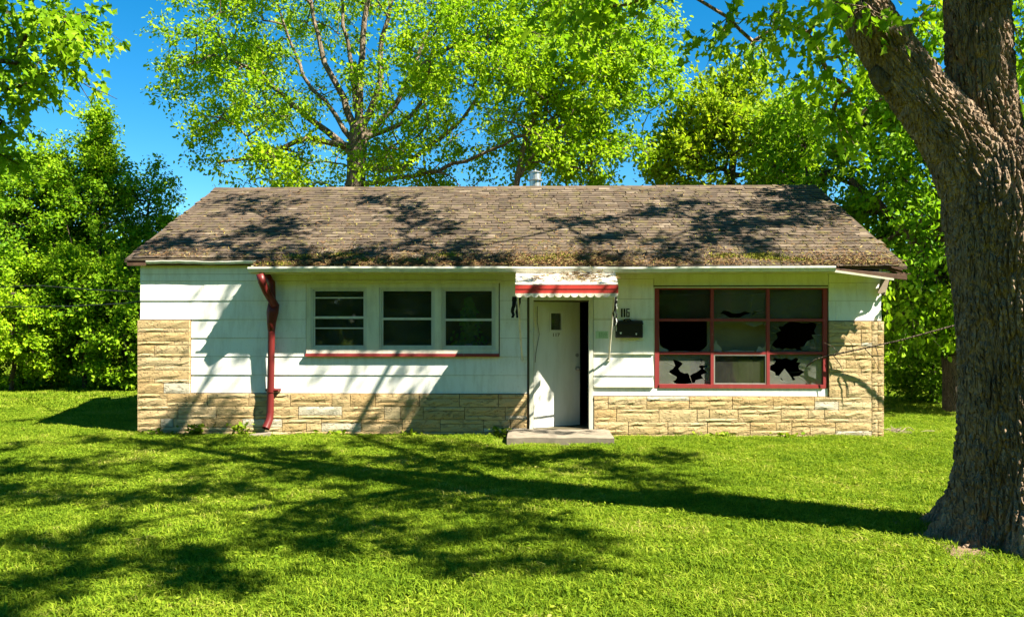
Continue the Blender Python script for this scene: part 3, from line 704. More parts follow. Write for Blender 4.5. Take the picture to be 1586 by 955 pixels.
for k in range(ns):
    xa = ax0+k*sw; arc = [(xa+sw/2-sw*.48*math.cos(math.pi*q/8), zv-.018-.042*math.sin(math.pi*q/8)) for q in range(9)]
    V = [(xa+.0008,zv),(xa+.0008,zv-.018)]+arc[1:-1]+[(xa+sw-.0008,zv-.018),(xa+sw-.0008,zv)]; n = len(V)
    mb.add([(x,ay1-.018,z) for x,z in V]+[(x,ay1-.014,z) for x,z in V], [tuple(range(n)), tuple(range(2*n-1, n-1, -1))]+[(i,(i+1)%n,n+(i+1)%n,n+i) for i in range(n)])
mb.build('valance', M['awnwhite'], awning)
for (pt, pb) in (((802, 460), (808.5, 556)), ((951, 458), (943, 556))):
    a_, b_ = at(*pt, ay1+.06), at(*pb, YW-.035)
    mb = MB(); mb.tube([a_, b_], .014, 6); mb.tube([(b_[0],b_[1]+.03,b_[2]),(b_[0],b_[1]-.02,b_[2])], .032, 8); mb.build('bracket', M['awnwhite'], awning)

# ---------------------------------------------------------------- trees
def unit(a): return a / np.maximum(np.linalg.norm(a, axis=-1, keepdims=True), 1e-9)
LEAF_DIAMOND = (np.array([(0,0,0),(.45,-.34,.10),(1,0,-.06),(.45,.34,.10)]), [(0,1,2),(0,2,3)])
LEAF_OVAL = (np.array([(0,0,0),(.3,-.27,.08),(.7,-.24,.06),(1,0,-.10),(.7,.24,.06),(.3,.27,.08)]), [(0,1,2,3),(0,3,4,5)])
LEAF_LOBED = (np.array([(0,0,0),(.18,-.26,.07),(.34,-.16,.04),(.52,-.42,.10),(.66,-.18,.04),(1.0,0,-.12),(.66,.18,.04),(.52,.42,.10),(.34,.16,.04),(.18,.26,.07)]), [(0,1,2),(2,3,4),(0,2,4,5),(0,5,6,8),(6,7,8),(0,8,9)])
def leaf_arrays(P, D, Nn, S, shape):
    base, polys = shape; k = len(base)
    D = unit(D); B = unit(np.cross(Nn, D)); Nn = np.cross(D, B)
    V = P[:,None,:] + S[:,None,None]*(base[None,:,0:1]*D[:,None,:] + base[None,:,1:2]*B[:,None,:] + base[None,:,2:3]*Nn[:,None,:])
    V = V.reshape(-1, 3); n = len(P)
    flat = np.concatenate([np.array(p) for p in polys]); sizes = np.array([len(p) for p in polys])
    loops = (np.arange(n)[:,None]*k + flat[None,:]).ravel(); return V, loops, np.tile(sizes, n)
def ell(rg, c, r, n, shell=1.0):
    d = unit(rg.normal(size=(n, 3))); q = rg.random((n, 1))**(1/(3*shell)); return np.array(c) + d*q*np.array(r)
def tubes_np(P0, P1, R0, R1, k=6):
    d = unit(P1-P0); up = np.where(np.abs(d[:,2:3]) < .9, np.array([[0,0,1.]]), np.array([[1.,0,0]]))
    a = unit(np.cross(d, up)); b = np.cross(a, d); t = np.arange(k)*2*np.pi/k
    ring = a[:,None,:]*np.cos(t)[None,:,None] + b[:,None,:]*np.sin(t)[None,:,None]
    V = np.concatenate([P0[:,None,:]+ring*R0[:,None,None], P1[:,None,:]+ring*R1[:,None,None]], 1).reshape(-1, 3)
    i = np.arange(k); j = (i+1) % k; q = np.stack([i, j, j+k, i+k], 1).ravel()
    loops = (np.arange(len(P0))[:,None]*2*k + q[None,:]).ravel(); return V, loops, np.full(len(P0)*k, 4)
def densify(path, step=.35):
    out = [np.array(path[0], float)]
    for a, b in zip(path[:-1], path[1:]):
        a, b = np.array(a, float), np.array(b, float); n = max(1, int(np.linalg.norm(b[:3]-a[:3])/step))
        for i in range(1, n+1): out.append(a+(b-a)*i/n)
    return out
def skeleton(rg, stems, clumps, rtip=.012, wob=.12, rise=.12, expo=.44):
    pos_, par, rad = [], [], []
    for st in stems:                                              # stems: first is the trunk, the rest hang on the nearest earlier node
        pts = densify(st)
        if pos_:
            A = np.array(pos_); prev = int(np.argmin(np.linalg.norm(A-pts[0][:3], axis=1)))
        else: prev = -1
        for p in pts:
            pos_.append(p[:3] + (rg.normal(size=3)*.03 if prev >= 0 and p[3] < .2 else 0)); par.append(prev); rad.append(p[3]); prev = len(pos_)-1
    nfix = len(pos_); base = np.array(pos_[0]); top = np.array(stems[0][-1][:3])
    order = np.argsort(np.min(np.linalg.norm(clumps[:,None,:]-np.array(pos_)[None,:,:], axis=2), axis=1)); tips = []
    for ci in order:
        c = clumps[ci]; A = np.array(pos_); dv = c-A; dist = np.linalg.norm(dv, axis=1)
        cost = dist + .9*np.maximum(0, A[:,2]-c[2]) + np.where(A[:,2] < stems[0][-1][2]*.45, 1.5, 0)
        k = int(np.argmin(cost)); p0 = A[k]; L = dist[k]; n = max(2, int(L/.32)); prev = k
        mid = (p0+c)/2 + rg.normal(size=3)*L*wob + np.array([0,0,L*rise])
        for i in range(1, n+1):
            t = i/n; p = (1-t)**2*p0 + 2*t*(1-t)*mid + t*t*c + rg.normal(size=3)*.018
            pos_.append(p); par.append(prev); rad.append(0); prev = len(pos_)-1
        tips.append(prev)
    n = len(pos_); cnt = np.zeros(n)
    for t in tips: cnt[t] += 1
    for i in range(n-1, -1, -1):
        if par[i] >= 0: cnt[par[i]] += cnt[i]
    r = np.array([max(rad[i], rtip*max(cnt[i], 1)**expo) if i >= nfix else rad[i] for i in range(n)])
    for i in range(nfix, n):
        if r[i] > r[par[i]]: r[i] = r[par[i]]
    return np.array(pos_), np.array(par), r, nfix, np.array(tips)
def make_tree(name, label, base, stems, clumps, seed, leafmat, barkmat, per=90, size=.11, crad=.5, flat=.75, shape=LEAF_DIAMOND, group=None, rtip=.012, droop=.2, upb=.55, twigs=6, cat='tree', trunk_k=12, wob=.12, rise=.12, extra=None, own_trunk=None, outward=.5):
    rg = np.random.default_rng(seed); base = np.array(base, float)
    P, par, R, nfix, tips = skeleton(rg, stems, clumps, rtip, wob, rise)
    root = empty(name, tuple(base), label, cat, group)
    e = np.array([i for i in range(len(P)) if par[i] >= 0]); tr = e[e < nfix]; br = e[e >= nfix]
    if own_trunk is None:
        V, l, s = tubes_np(P[par[tr]]-base, P[tr]-base, R[par[tr]], R[tr], trunk_k)
        link('trunk', np_mesh('trunk', V, l, s, barkmat, True), root)
    else: own_trunk(root, base)
    segs = [(P[par[br]], P[br], R[par[br]]*.97, R[br])]
    nC = len(tips); C = P[tips]; tw = twigs
    tdir = unit(C-P[par[tips]]); ctr = clumps.mean(0)
    D = unit(rg.normal(size=(nC, tw, 3)) + outward*unit(C-ctr)[:,None,:] + .5*tdir[:,None,:]); D[...,2] *= flat; D = unit(D)
    Lt = crad*rg.uniform(.55, 1.15, (nC, tw, 1)); A0 = np.repeat(C[:,None,:], tw, 1); A1 = A0 + D*Lt; A1[...,2] -= droop*Lt[...,0]*.5
    f0, f1 = A0.reshape(-1,3), A1.reshape(-1,3)
    segs.append((f0, f1, np.full(len(f0), rtip*.45), np.full(len(f0), rtip*.18)))
    Vs, Ls, Ss, o = [], [], [], 0
    for (a, b, ra, rb) in segs:
        V, l, s = tubes_np(a-base, b-base, ra, rb, 5); Vs.append(V); Ls.append(l+o); Ss.append(s); o += len(V)
    link('limb', np_mesh('limb', np.concatenate(Vs), np.concatenate(Ls), np.concatenate(Ss), barkmat, True), root)
    pt = max(1, per//tw); m = len(f0)
    t = rg.uniform(.12, 1.06, (m, pt, 1)); Pl = f0[:,None,:]*(1-t) + f1[:,None,:]*t + rg.normal(size=(m, pt, 3))*crad*.13
    dirs = (f1-f0)[:,None,:]*.6/crad + rg.normal(size=(m, pt, 3))*.8; dirs[...,2] -= droop
    Nn = rg.normal(size=(m, pt, 3))*.55 + np.array([0,0,upb*.6]) + np.array(SUN_TO)*.55
    S = size*rg.uniform(.45, 1.35, (m*pt))
    V, l, s = leaf_arrays(Pl.reshape(-1,3)-base, dirs.reshape(-1,3), unit(Nn.reshape(-1,3)), S, shape)
    link('crown', np_mesh('crown', V, l, s, leafmat), root)
    return root

# furrowed bark trunk for the tree beside the house
def worley(u, v, per):
    iu, iv = np.floor(u).astype(int), np.floor(v).astype(int); F1 = np.full(u.shape, 9.); F2 = np.full(u.shape, 9.)
    for du in (-1, 0, 1):
        for dv in (-1, 0, 1):
            cu, cv = iu+du, iv+dv; h = (np.mod(cu, per)*7919 + cv*104729) & 0xffff
            rx = np.mod(np.sin(h*12.9898)*43758.5453, 1.0); ry = np.mod(np.sin(h*78.233)*12543.123, 1.0)
            d = np.hypot(cu+rx-u, cv+ry-v); F2 = np.where(d < F1, F1, np.minimum(F2, d)); F1 = np.minimum(F1, d)
    return F1, F2
def bark_tube(path, step, nth, seed, flare=None, depth=.028, cell=.042, stretch=7.5):
    pts = np.array(path, float); seg = np.linalg.norm(np.diff(pts[:,:3], axis=0), axis=1); s = np.concatenate([[0], np.cumsum(seg)])
    n = int(s[-1]/step); q = np.linspace(0, s[-1], n)
    def smooth(col):
        y = np.interp(q, s, pts[:,col]); k = max(3, int(.45/step)) | 1; yp = np.pad(y, k//2, mode='reflect', reflect_type='odd'); return np.convolve(yp, np.ones(k)/k, 'valid')
    C = np.stack([smooth(0), smooth(1), smooth(2)], 1); R = smooth(3); T = unit(np.gradient(C, axis=0))
    ref = np.array([0., 1., 0.]); A = unit(np.cross(T, ref)); B = np.cross(A, T)
    th = np.linspace(0, 2*np.pi, nth, endpoint=False); TH, Q = np.meshgrid(th, q)
    Rr = np.repeat(R[:,None], nth, 1); r0 = float(np.median(R)); per = max(6, int(2*np.pi*r0/cell))
    wv = .35*np.sin(Q*2.1+seed)+.22*np.sin(Q*5.3+TH*2+seed*2)+.12*np.sin(Q*11+TH*3)
    u = TH/(2*np.pi)*per + wv*1.0; v = Q/(cell*stretch) + .25*np.sin(TH*5+seed)
    F1, F2 = worley(u, v, per); e = np.clip((F2-F1)*2.6, 0, 1)**.75
    G1, G2 = worley(u*2+3.3+.3*np.sin(Q*23+TH*4), v*4.5+1.7, per*2); e2 = np.clip((G2-G1)*2.2, 0, 1)
    lump = .02*np.sin(TH*3+Q*1.3+seed)+.014*np.sin(TH*5-Q*2.1)
    rr = Rr*(1+lump) + depth*(e-.6) + depth*.55*(e2-.5)*e
    if flare is not None: rr = rr + flare(TH, Q)
    V = C[:,None,:] + (A[:,None,:]*np.cos(TH)[...,None] + B[:,None,:]*np.sin(TH)[...,None])*rr[...,None]
    i = np.arange(n*nth).reshape(n, nth); j = np.roll(i, -1, 1)
    quad = np.stack([i[:-1], j[:-1], j[1:], i[1:]], -1).reshape(-1, 4)
    return V.reshape(-1, 3), quad.ravel(), np.full(len(quad), 4)
BT = [(4.10,6.9,-.12,.45),(4.09,6.9,.45,.43),(4.08,6.9,1.3,.415),(4.05,6.9,2.0,.43),(4.01,6.91,2.6,.47),(3.97,6.92,3.0,.46),(3.93,6.93,3.3,.30)]
LIMB_L = [(3.92,6.9,2.45,.33),(3.80,6.9,2.95,.31),(3.55,6.9,3.40,.255),(3.20,6.9,3.83,.215),(2.95,6.92,4.22,.195),(2.73,6.95,4.62,.185),(2.3,7.2,5.5,.17),(1.5,7.8,6.5,.13),(.6,8.6,7.3,.09),(-.4,9.3,7.9,.05)]
LIMB_M = [(4.0,6.95,2.5,.32),(3.92,6.98,3.05,.29),(3.82,6.98,3.7,.245),(3.78,6.98,4.6,.235),(3.7,6.95,6.0,.20),(3.6,6.95,7.6,.15),(3.4,7.2,9.0,.07)]
LIMB_R = [(4.12,6.85,2.4,.30),(4.28,6.80,3.0,.30),(4.52,6.72,3.5,.26),(4.95,6.65,4.4,.23),(5.5,6.4,5.5,.17),(6.0,5.9,6.6,.10)]
LIMB_B = [(3.75,6.98,5.2,.08),(3.4,8.2,6.4,.065),(3.0,9.6,7.4,.05),(2.6,11.0,8.1,.03)]
LIMB_F = [(3.72,6.96,5.6,.09),(3.5,5.9,6.6,.07),(2.9,4.9,7.4,.04)]
LIMB_C = [(3.05,6.92,4.25,.10),(2.75,7.4,4.75,.07),(2.7,8.1,5.1,.045),(2.75,8.7,5.0,.03)]
def big_trunk(root, base):
    def flare(TH, Q):
        lob = .45+.40*np.cos(TH*6+.6)+.26*np.cos(TH*10-1.1)+.16*np.cos(TH*3+2.0)
        return .42*np.exp(-np.maximum(Q-.10, 0)/.25)*np.clip(lob, .05, 1.2) + .05*np.exp(-Q/.3)*np.sin(TH*23+Q*14)*np.sin(Q*17+TH*7) + .05*np.exp(-np.maximum(Q-.1, 0)/.7)
    Vs, Ls, Ss, o = [], [], [], 0
    for k, (pth, st, nth, fl, dp) in enumerate(((BT, .0095, 370, flare, .050), (LIMB_L[:7], .0105, 230, None, .036), (LIMB_L[6:], .04, 40, None, .012), (LIMB_M[:5], .0105, 250, None, .042), (LIMB_M[4:], .04, 50, None, .012), (LIMB_R[:5], .0115, 220, None, .036), (LIMB_R[4:], .04, 40, None, .012), (LIMB_B, .04, 40, None, .012), (LIMB_F, .04, 40, None, .012))):
        V, l, s = bark_tube(pth, st, nth, k*1.7, fl, dp); Vs.append(V-base); Ls.append(l+o); Ss.append(s); o += len(V)
    link('trunk', np_mesh('trunk', np.concatenate(Vs), np.concatenate(Ls), np.concatenate(Ss), M['bark'], True), root)
    mb = MB(); kx = at(1360, 108, 6.75)                             # healed branch stub on the limb
    mb.tube([(kx[0]+.14,6.88,kx[2]-.10),(kx[0]+.05,6.86,kx[2]-.03),(kx[0]+.005,6.85,kx[2]+.02),(kx[0]-.01,6.85,kx[2]+.035)], [.10,.075,.055,.035], 9); mb.build('branch_stub', M['bark_dark'], root)
rg = np.random.default_rng(21)
cl = ell(rg, (2.5, 7.6, 7.9), (4.3, 4.4, 2.0), 430, 1.0)
vis = cl[:,2] < CAM_Z + .41*cl[:,1] + .75
cl = cl[~vis]
gapn = np.sin(cl[:,0]*1.5+.4)*np.sin(cl[:,1]*1.35+1.0) + .5*np.sin(cl[:,0]*3.1+cl[:,1]*2.3)
cl = cl[gapn > -.35][:60]
def lift(px, py, h, roof_=False):                                  # crown clump whose shade falls on that spot of lawn or roof
    r = np.array(ray(px, py))
    if roof_: t = (2.67-SL*YE-CAM_Z)/(r[2]-SL*r[1])
    else: t = -CAM_Z/r[2]
    g = np.array([0,0,CAM_Z]) + r*t; S_ = np.array(SUN_TO); return g + S_*((h-g[2])/S_[2])
shade = []
for (px, py) in ((40,690),(150,700),(260,690),(380,690),(470,700),(560,690),(640,685),(720,690),(60,730),(170,725),(300,720),(420,730),(520,735),(620,715),(700,720),(780,715),(860,725),(950,735),(1000,750),(900,765),(800,760),(700,770),(600,775),(500,780),(400,765),(300,770),(200,760),(100,770),(20,760),(420,810),(560,800),(680,830),(760,800),(850,830),(820,862),(600,840),(300,870),(250,850),(130,880),(60,905),(330,890),(180,815),(80,840),(480,835),(1010,703),(0,945),(690,865),(880,705),(350,605),(1040,770)):
    for rep in range(2): shade.append(lift(px+rg.normal(0,24), py+rg.normal(0,6), rg.uniform(6.6, 8.9)))
for (px, py) in ((230,385),(290,372),(330,390),(420,330),(380,312),(450,350),(470,392),(520,400),(600,308),(620,330),(655,358),(700,383),(740,403),(560,392),(620,402),(905,345),(912,372),(915,402),(1010,330),(1060,318),(1100,340),(1150,328),(1130,352),(1200,320),(1230,308),(1185,345),(1050,375),(1020,398),(1100,362),(1250,335),(1150,385),(400,365)):
    for rep in range(3): shade.append(lift(px+rg.normal(0,20), py+rg.normal(0,4), rg.uniform(8.2, 9.8), True))
shade = np.array(shade); shade = shade[shade[:,2] > CAM_Z + .41*shade[:,1] + .6]
cl = np.concatenate([cl, shade])
low = [at(px, py, Y) for (px, py, Y) in ((1125,30,8.6),(1165,62,8.8),(1195,20,8.4),(1255,55,8.5),(1285,120,8.8),(1300,25,8.2),(1290,165,9.2),(1318,190,9.4),(1320,140,9.0),(1330,70,8.6),(1390,150,9.3),(1420,30,8.8),(1430,110,9.2),(1460,10,9),(1575,40,8.8),(1580,100,9.2),(1340,10,6.6),(905,0,8.8),(950,8,8.9),(1005,-4,8.7),(870,-20,8.9))]
cl_all = np.concatenate([cl, np.array(low)])
make_tree('shade_tree', 'huge old tree with deeply furrowed trunk standing on the lawn beside the house', (4.06, 6.9, 0), [BT, LIMB_L, LIMB_M, LIMB_R, LIMB_B, LIMB_F, LIMB_C], cl_all, 3, M['leaf_mid'], M['bark'], per=90, size=.125, crad=.55, shape=LEAF_LOBED, rtip=.010, droop=.55, upb=.45, twigs=6, own_trunk=big_trunk)

# the spreading tree behind the ridge
def p21(px, py, r, Y=21.0, dy=0): p = at(px, py, Y+dy); return (p[0], p[1], p[2], r)
b0 = at(553, 495, 21)
stems = [[(b0[0],21,-.1,.36),(b0[0],21,2.5,.29),p21(551,290,.25),p21(553,235,.25),p21(556,200,.24)],
  [p21(554,215,.11),p21(530,150,.085),p21(505,95,.07),p21(485,30,.05),p21(478,-60,.035)],
  [p21(553,225,.08),p21(520,175,.06),p21(470,120,.045),p21(440,40,.03),p21(420,-30,.02)],
  [p21(558,215,.08),p21(625,190,.06),p21(680,130,.045),p21(730,60,.03),p21(760,-10,.02)],
  [p21(556,190,.08),p21(545,110,.06),p21(530,40,.045),p21(528,-40,.03)],
  [p21(556,200,.12),p21(558,120,.09),p21(562,60,.075),p21(575,-20,.06),p21(580,-90,.04)],
  [p21(557,205,.11),p21(583,150,.08),p21(590,90,.07),p21(600,30,.055),p21(615,-60,.035)],
  [p21(560,215,.10),p21(606,170,.075),p21(640,110,.06),p21(655,60,.05),p21(690,10,.035)],
  [p21(548,240,.11),p21(505,205,.09),p21(455,165,.07,dy=-.6),p21(400,110,.05,dy=-1),p21(330,85,.03,dy=-1.4)],
  [p21(545,225,.09),p21(480,215,.07,dy=-.8),p21(420,235,.05,dy=-1.4),p21(340,250,.03,dy=-2)],
  [p21(556,265,.085),p21(620,262,.07,dy=-.5),p21(668,225,.055,dy=-.8),p21(715,185,.04,dy=-1),p21(760,120,.03,dy=-1.2)],
  [p21(557,285,.07),p21(640,272,.055,dy=-.6),p21(720,250,.045,dy=-1.2),p21(800,215,.03,dy=-1.6),p21(880,190,.02,dy=-2)],
  [p21(640,110,.07),p21(700,70,.06),p21(790,50,.05),p21(880,60,.03)]]
rg = np.random.default_rng(31)
c1 = ell(rg, (-3.1, 20.8, 8.6), (6.7, 3.8, 4.5), 640, 1.15)
r2 = np.hypot((c1[:,0]+5.0)/1.7, (c1[:,2]-8.6)/2.2)
c1 = c1[(rg.random(len(c1)) < np.clip(r2*.75, .18, 1))]
q = c1[:,2] < 5.1; c1 = c1[~q]; c1 = np.concatenate([c1, np.array([s_[-1][:3] for s_ in stems[1:]]), ell(rg, at(890, 130, 20.5), (2.2, 2, 2.6), 45)])
c1 = c1[~((np.abs(c1[:,0]+4.75) < .7) & (c1[:,2] < 7.2) & (c1[:,1] < 21.4))]
# keep the upper corners of the crown rounded, as seen over the ridge
make_tree('spreading_tree', 'large spreading tree with many bare limbs rising behind the roof ridge', (b0[0], 21, 0), stems, c1, 5, M['leaf_lime'], M['bark_far'], per=174, size=.105, crad=.68, shape=LEAF_OVAL, rtip=.0085, upb=.6, twigs=6, trunk_k=14)
# slim pale tree behind the vent
b1 = at(798, 495, 19.6)
st = [[(b1[0]-.05,19.6,-.1,.10),(b1[0]-.02,19.6,3,.085),p21(800,290,.075,19.6),p21(806,255,.065,19.6),p21(815,215,.055,19.6),p21(832,160,.04,19.6),p21(850,110,.025,19.6)], [p21(803,275,.04,19.6),p21(830,230,.035,19.6),p21(845,185,.03,19.6)]]
c2 = np.concatenate([ell(rg, at(860, 110, 19.6), (2.2, 1.3, 1.5), 46), ell(rg, at(960, 120, 19.8), (1.3, 1.2, 1.7), 30), ell(rg, at(920, 235, 19.8), (1.7, 1.0, .7), 20)])
make_tree('slim_tree', 'slim pale-stemmed tree leaning up behind the roof vent', (b1[0]-.05, 19.6, 0), st, c2, 6, M['leaf_lime'], M['bark_far'], per=90, size=.13, crad=.6, shape=LEAF_OVAL, rtip=.008)
# bushy tree behind the roof at the right
b2 = at(1135, 495, 20.5)
c3 = np.concatenate([ell(rg, at(1135, 265, 20.5), (2.0, 1.7, 1.9), 120, 1.6), ell(rg, at(1100, 190, 20.5), (.9, .9, 1.3), 38, 1.3), ell(rg, at(1150, 180, 20.5), (.8, .8, 1.2), 36, 1.3), ell(rg, at(1205, 225, 20.5), (.7, .8, 1.1), 26, 1.3), ell(rg, at(1065, 250, 20.5), (.9, .9, 1.0), 30)])
make_tree('bushy_tree', 'bushy olive-green tree with feathery tops behind the roof, right of the spreading tree', (b2[0], 20.5, 0), [[(b2[0],20.5,-.1,.2),(b2[0],20.5,3,.16),(b2[0],20.5,5.5,.10),(b2[0]+.1,20.5,7.2,.04)]], c3, 8, M['leaf_olive'], M['bark_dark'], per=110, size=.125, crad=.5, upb=.35, flat=1.1, droop=-.35, twigs=7)
# leafy tree right of the house
b3 = at(1476, 495, 16.2)
c4 = np.concatenate([ell(rg, at(1390, 330, 16), (2.3, 2.0, 2.6), 190, 1.3), ell(rg, at(1330, 190, 16), (1.2, 1.6, 1.6), 50), ell(rg, at(1500, 200, 16.3), (2.4, 2.0, 2.6), 110), ell(rg, at(1420, 470, 16.5), (1.3, 1.4, .9), 60, 1.3), ell(rg, at(1560, 400, 16.5), (1.6, 1.6, 2.2), 60)])
keep = ~((c4[:,0] < 6.0) & (c4[:,2] < 3.2)) & (rg.random(len(c4)) < .8); c4 = c4[keep]; c4[:,1] += np.where(c4[:,0] < 6.5, 2.4, 0)
make_tree('leafy_tree', 'tall leafy tree with dark trunk right of the house, partly behind the furrowed trunk', (b3[0], 16.2, 0), [[(b3[0]+.05,16.2,-.1,.24),(b3[0],16.2,1.2,.19),(b3[0]-.1,16.2,2.6,.17),(b3[0]-.3,16.1,4.5,.13),(b3[0]-.5,16,6.5,.07)], [(b3[0]-.1,16.2,2.4,.10),(b3[0]-1.0,16,3.6,.08),(b3[0]-2.2,15.8,4.6,.05)], [(b3[0]-.2,16.2,3.2,.10),(b3[0]+1.0,16.4,4.8,.07),(b3[0]+1.8,16.5,6.4,.04)]], c4, 9, M['leaf_mid'], M['bark_dark'], per=136, size=.12, crad=.6, shape=LEAF_OVAL, droop=.6, upb=.5, twigs=8)
# trees and shrubs along the left boundary
def bush(name, label, px, Y, top_py, hw, seed, mat, n, per, size, low=.3, peaks=0, group='trees and shrubs along the left boundary', cat='shrub', bark='bark_dark', shell=1.7, crad=.5, spire=0):
    rg = np.random.default_rng(seed); b = at(px, 495, Y); zt = at(px, top_py, Y)[2]
    cz = (zt+low)/2; c = ell(rg, (b[0], Y, cz), (hw, hw*.8, (zt-low)/2*.95), n, shell)
    for k in range(peaks):
        pxk = b[0]+rg.uniform(-.7, .7)*hw; c = np.concatenate([c, ell(rg, (pxk, Y+rg.uniform(-.3,.3), zt-.5), (.35, .35, .9), 9)])
    if spire:
        for k in range(14): t_ = k/13; c = np.concatenate([c, ell(rg, (b[0]+.05, Y, zt-1.0+t_*(1.0+spire)), (.55*(1-t_)+.06, .5*(1-t_)+.06, .15), 3)])
    c = c[c[:,2] > .15]
    st = [[(b[0],Y,-.1,.11 if cat == 'tree' else .06),(b[0]+rg.uniform(-.1,.1),Y,zt*.3,.085 if cat == 'tree' else .05),(b[0]+rg.uniform(-.2,.2),Y,zt*.6,.05 if cat == 'tree' else .03),(b[0]+rg.uniform(-.2,.2),Y,zt*.85,.025)]]
    return make_tree(name, label, (b[0], Y, 0), st, c, seed, M[mat], M[bark], per=int(per*1.45), size=size*.8, crad=crad, group=group, cat=cat, twigs=7, rtip=.008, upb=.45)
bush('boundary_tree', 'tallest pointed tree in the left boundary row, top above the roof corner', 150, 21.5, 235, 1.2, 41, 'leaf_mid', 120, 110, .12, 1.0, 3, cat='tree', spire=1.1)
bush('boundary_tree', 'loose light-green tree directly left of the roof corner', 222, 22.0, 262, 1.05, 42, 'leaf_mid', 120, 100, .12, .8, 2, cat='tree', shell=1.2)
bush('boundary_tree', 'broad tree at the left edge of the boundary row', 35, 21.5, 240, 1.7, 43, 'leaf_mid', 170, 110, .12, .8, 3, cat='tree')
bush('boundary_tree', 'dark tree between the pointed and the broad boundary trees', 95, 22.6, 265, 1.5, 44, 'leaf_deep', 140, 110, .12, .8, 2, cat='tree')
bush('boundary_tree', 'tree cut by the left picture edge, beyond the broad boundary tree', -60, 22.0, 215, 1.8, 45, 'leaf_mid', 150, 110, .12, .6, 2, cat='tree')
bush('boundary_shrub', 'yellow-green shrub at the far left of the lawn edge', 18, 20.2, 395, 1.15, 51, 'leaf_lime', 80, 120, .12, .15)
bush('boundary_shrub', 'dark rounded shrub beside the yellow-green shrub', 82, 20.9, 400, 1.0, 52, 'leaf_deep', 80, 120, .12, .15)
bush('boundary_shrub', 'mid-green shrub in the middle of the left lawn edge', 132, 20.8, 385, 1.05, 53, 'leaf_mid', 85, 120, .12, .15)
bush('boundary_shrub', 'leafy shrub closest to the left end wall of the house', 198, 20.6, 390, 1.2, 54, 'leaf_mid', 95, 120, .12, .12)
bush('boundary_shrub', 'dark shrub behind the left end wall of the house', 262, 21.3, 360, 1.2, 55, 'leaf_deep', 80, 110, .12, .12)
bush('boundary_shrub', 'big shrub cut by the left picture edge', -55, 20.6, 380, 1.4, 56, 'leaf_mid', 90, 110, .12, .12)
bush('lawn_shrub', 'low dark shrub on the lawn beyond the right end wall', 1440, 18.2, 520, .7, 57, 'leaf_deep', 45, 110, .11, .1, group=None)
bush('lawn_shrub', 'bright low shrub in the sunny gap right of the house', 1385, 24.0, 520, 1.2, 58, 'leaf_lime', 50, 110, .12, .1, group=None)
# overhanging tree at the left picture edge
cc = [at(px, py, Y) for (px, py, Y) in ((10,15,9.6),(50,30,9.4),(95,25,9.3),(120,60,9.5),(70,75,9.2),(30,90,9.6),(95,100,9.4),(10,140,9.6),(45,130,9.3),(5,190,9.8),(-30,60,9.5),(-40,150,9.6),(-60,10,9.2),(60,-20,9.3),(0,-60,9.0),(20,50,9.9),(60,110,9.9),(100,-30,9.6),(85,55,9.1),(-10,100,9.2),(125,20,9.7),(0,240,9.9),(-50,240,9.6))]
rg = np.random.default_rng(61); cc = np.concatenate([np.array(cc), ell(rg, (-8.4, 9.2, 6.6), (1.7, 1.8, 1.6), 50)])
ovr = make_tree('overhanging_tree', 'tree hanging its dark green foliage into the upper left picture corner', (-9.6, 9.4, 0), [[(-9.6,9.4,-.1,.24),(-9.5,9.4,2,.2),(-9.2,9.3,4,.16),(-8.8,9.2,6,.1),(-8.5,9.2,7.5,.05)], [(-9.2,9.3,3.9,.09),(-8.0,9.4,4.8,.06),(-6.8,9.5,5.0,.035),(-6.2,9.5,4.9,.02)]], cc, 62, M['leaf_mid'], M['bark_dark'], per=110, size=.12, crad=.48, shape=LEAF_LOBED, droop=.6, upb=.45)
mb = MB(); mb.tube([at(92,92,9.4), at(118,122,9.4), at(140,136,9.35), at(160,143,9.3), at(182,154,9.3)], [.010,.008,.006,.005,.003], 5); mb.tube([at(118,122,9.4), at(132,145,9.4), at(148,172,9.4)], [.007,.005,.003], 5); mb.build('bare_twig', M['bark_dark'], ovr)
# far woods
def woods(ya, yb, seed, n, h0, label, side=False):
    rg = np.random.default_rng(seed)
    xx = rg.uniform(-50, 50, n) if not side else rg.uniform(-14, 34, n); yy = rg.uniform(ya, yb, n); hh = h0 + 1.0*np.sin(xx*.45) + .8*np.sin(xx*1.07+1) + .5*np.sin(xx*2.3)
    zz = hh*rg.random(n)**.8
    P = np.stack([yy, xx, zz] if side else [xx, yy, zz], 1); Nn = unit(rg.normal(size=(n, 3)) + np.array([0,-.5,.5])); D = rg.normal(size=(n, 3))
    V, l, s = leaf_arrays(P, D, Nn, rg.uniform(.3, .6, n)*(1.9 if ya < 0 else 1.0), LEAF_DIAMOND)
    o = link('far_woods', np_mesh('far_woods', V, l, s, M['leaf_deep'])); tagit(o, label, 'woods', None, 'stuff')
woods(36, 45, 71, 60000, 5.2, 'distant dark green woods closing the view behind the house')
woods(-24, -15, 72, 60000, 11.5, 'unseen dark woods across the lawn facing the house, raised to block low sky light')  # added out of view: darkens pane reflections, tall enough to block low sky light
woods(26, 34, 73, 40000, 9.0, 'unseen woods far to the right of the house, put in to block sky light', True)  # added out of view to hold back sky light from the right

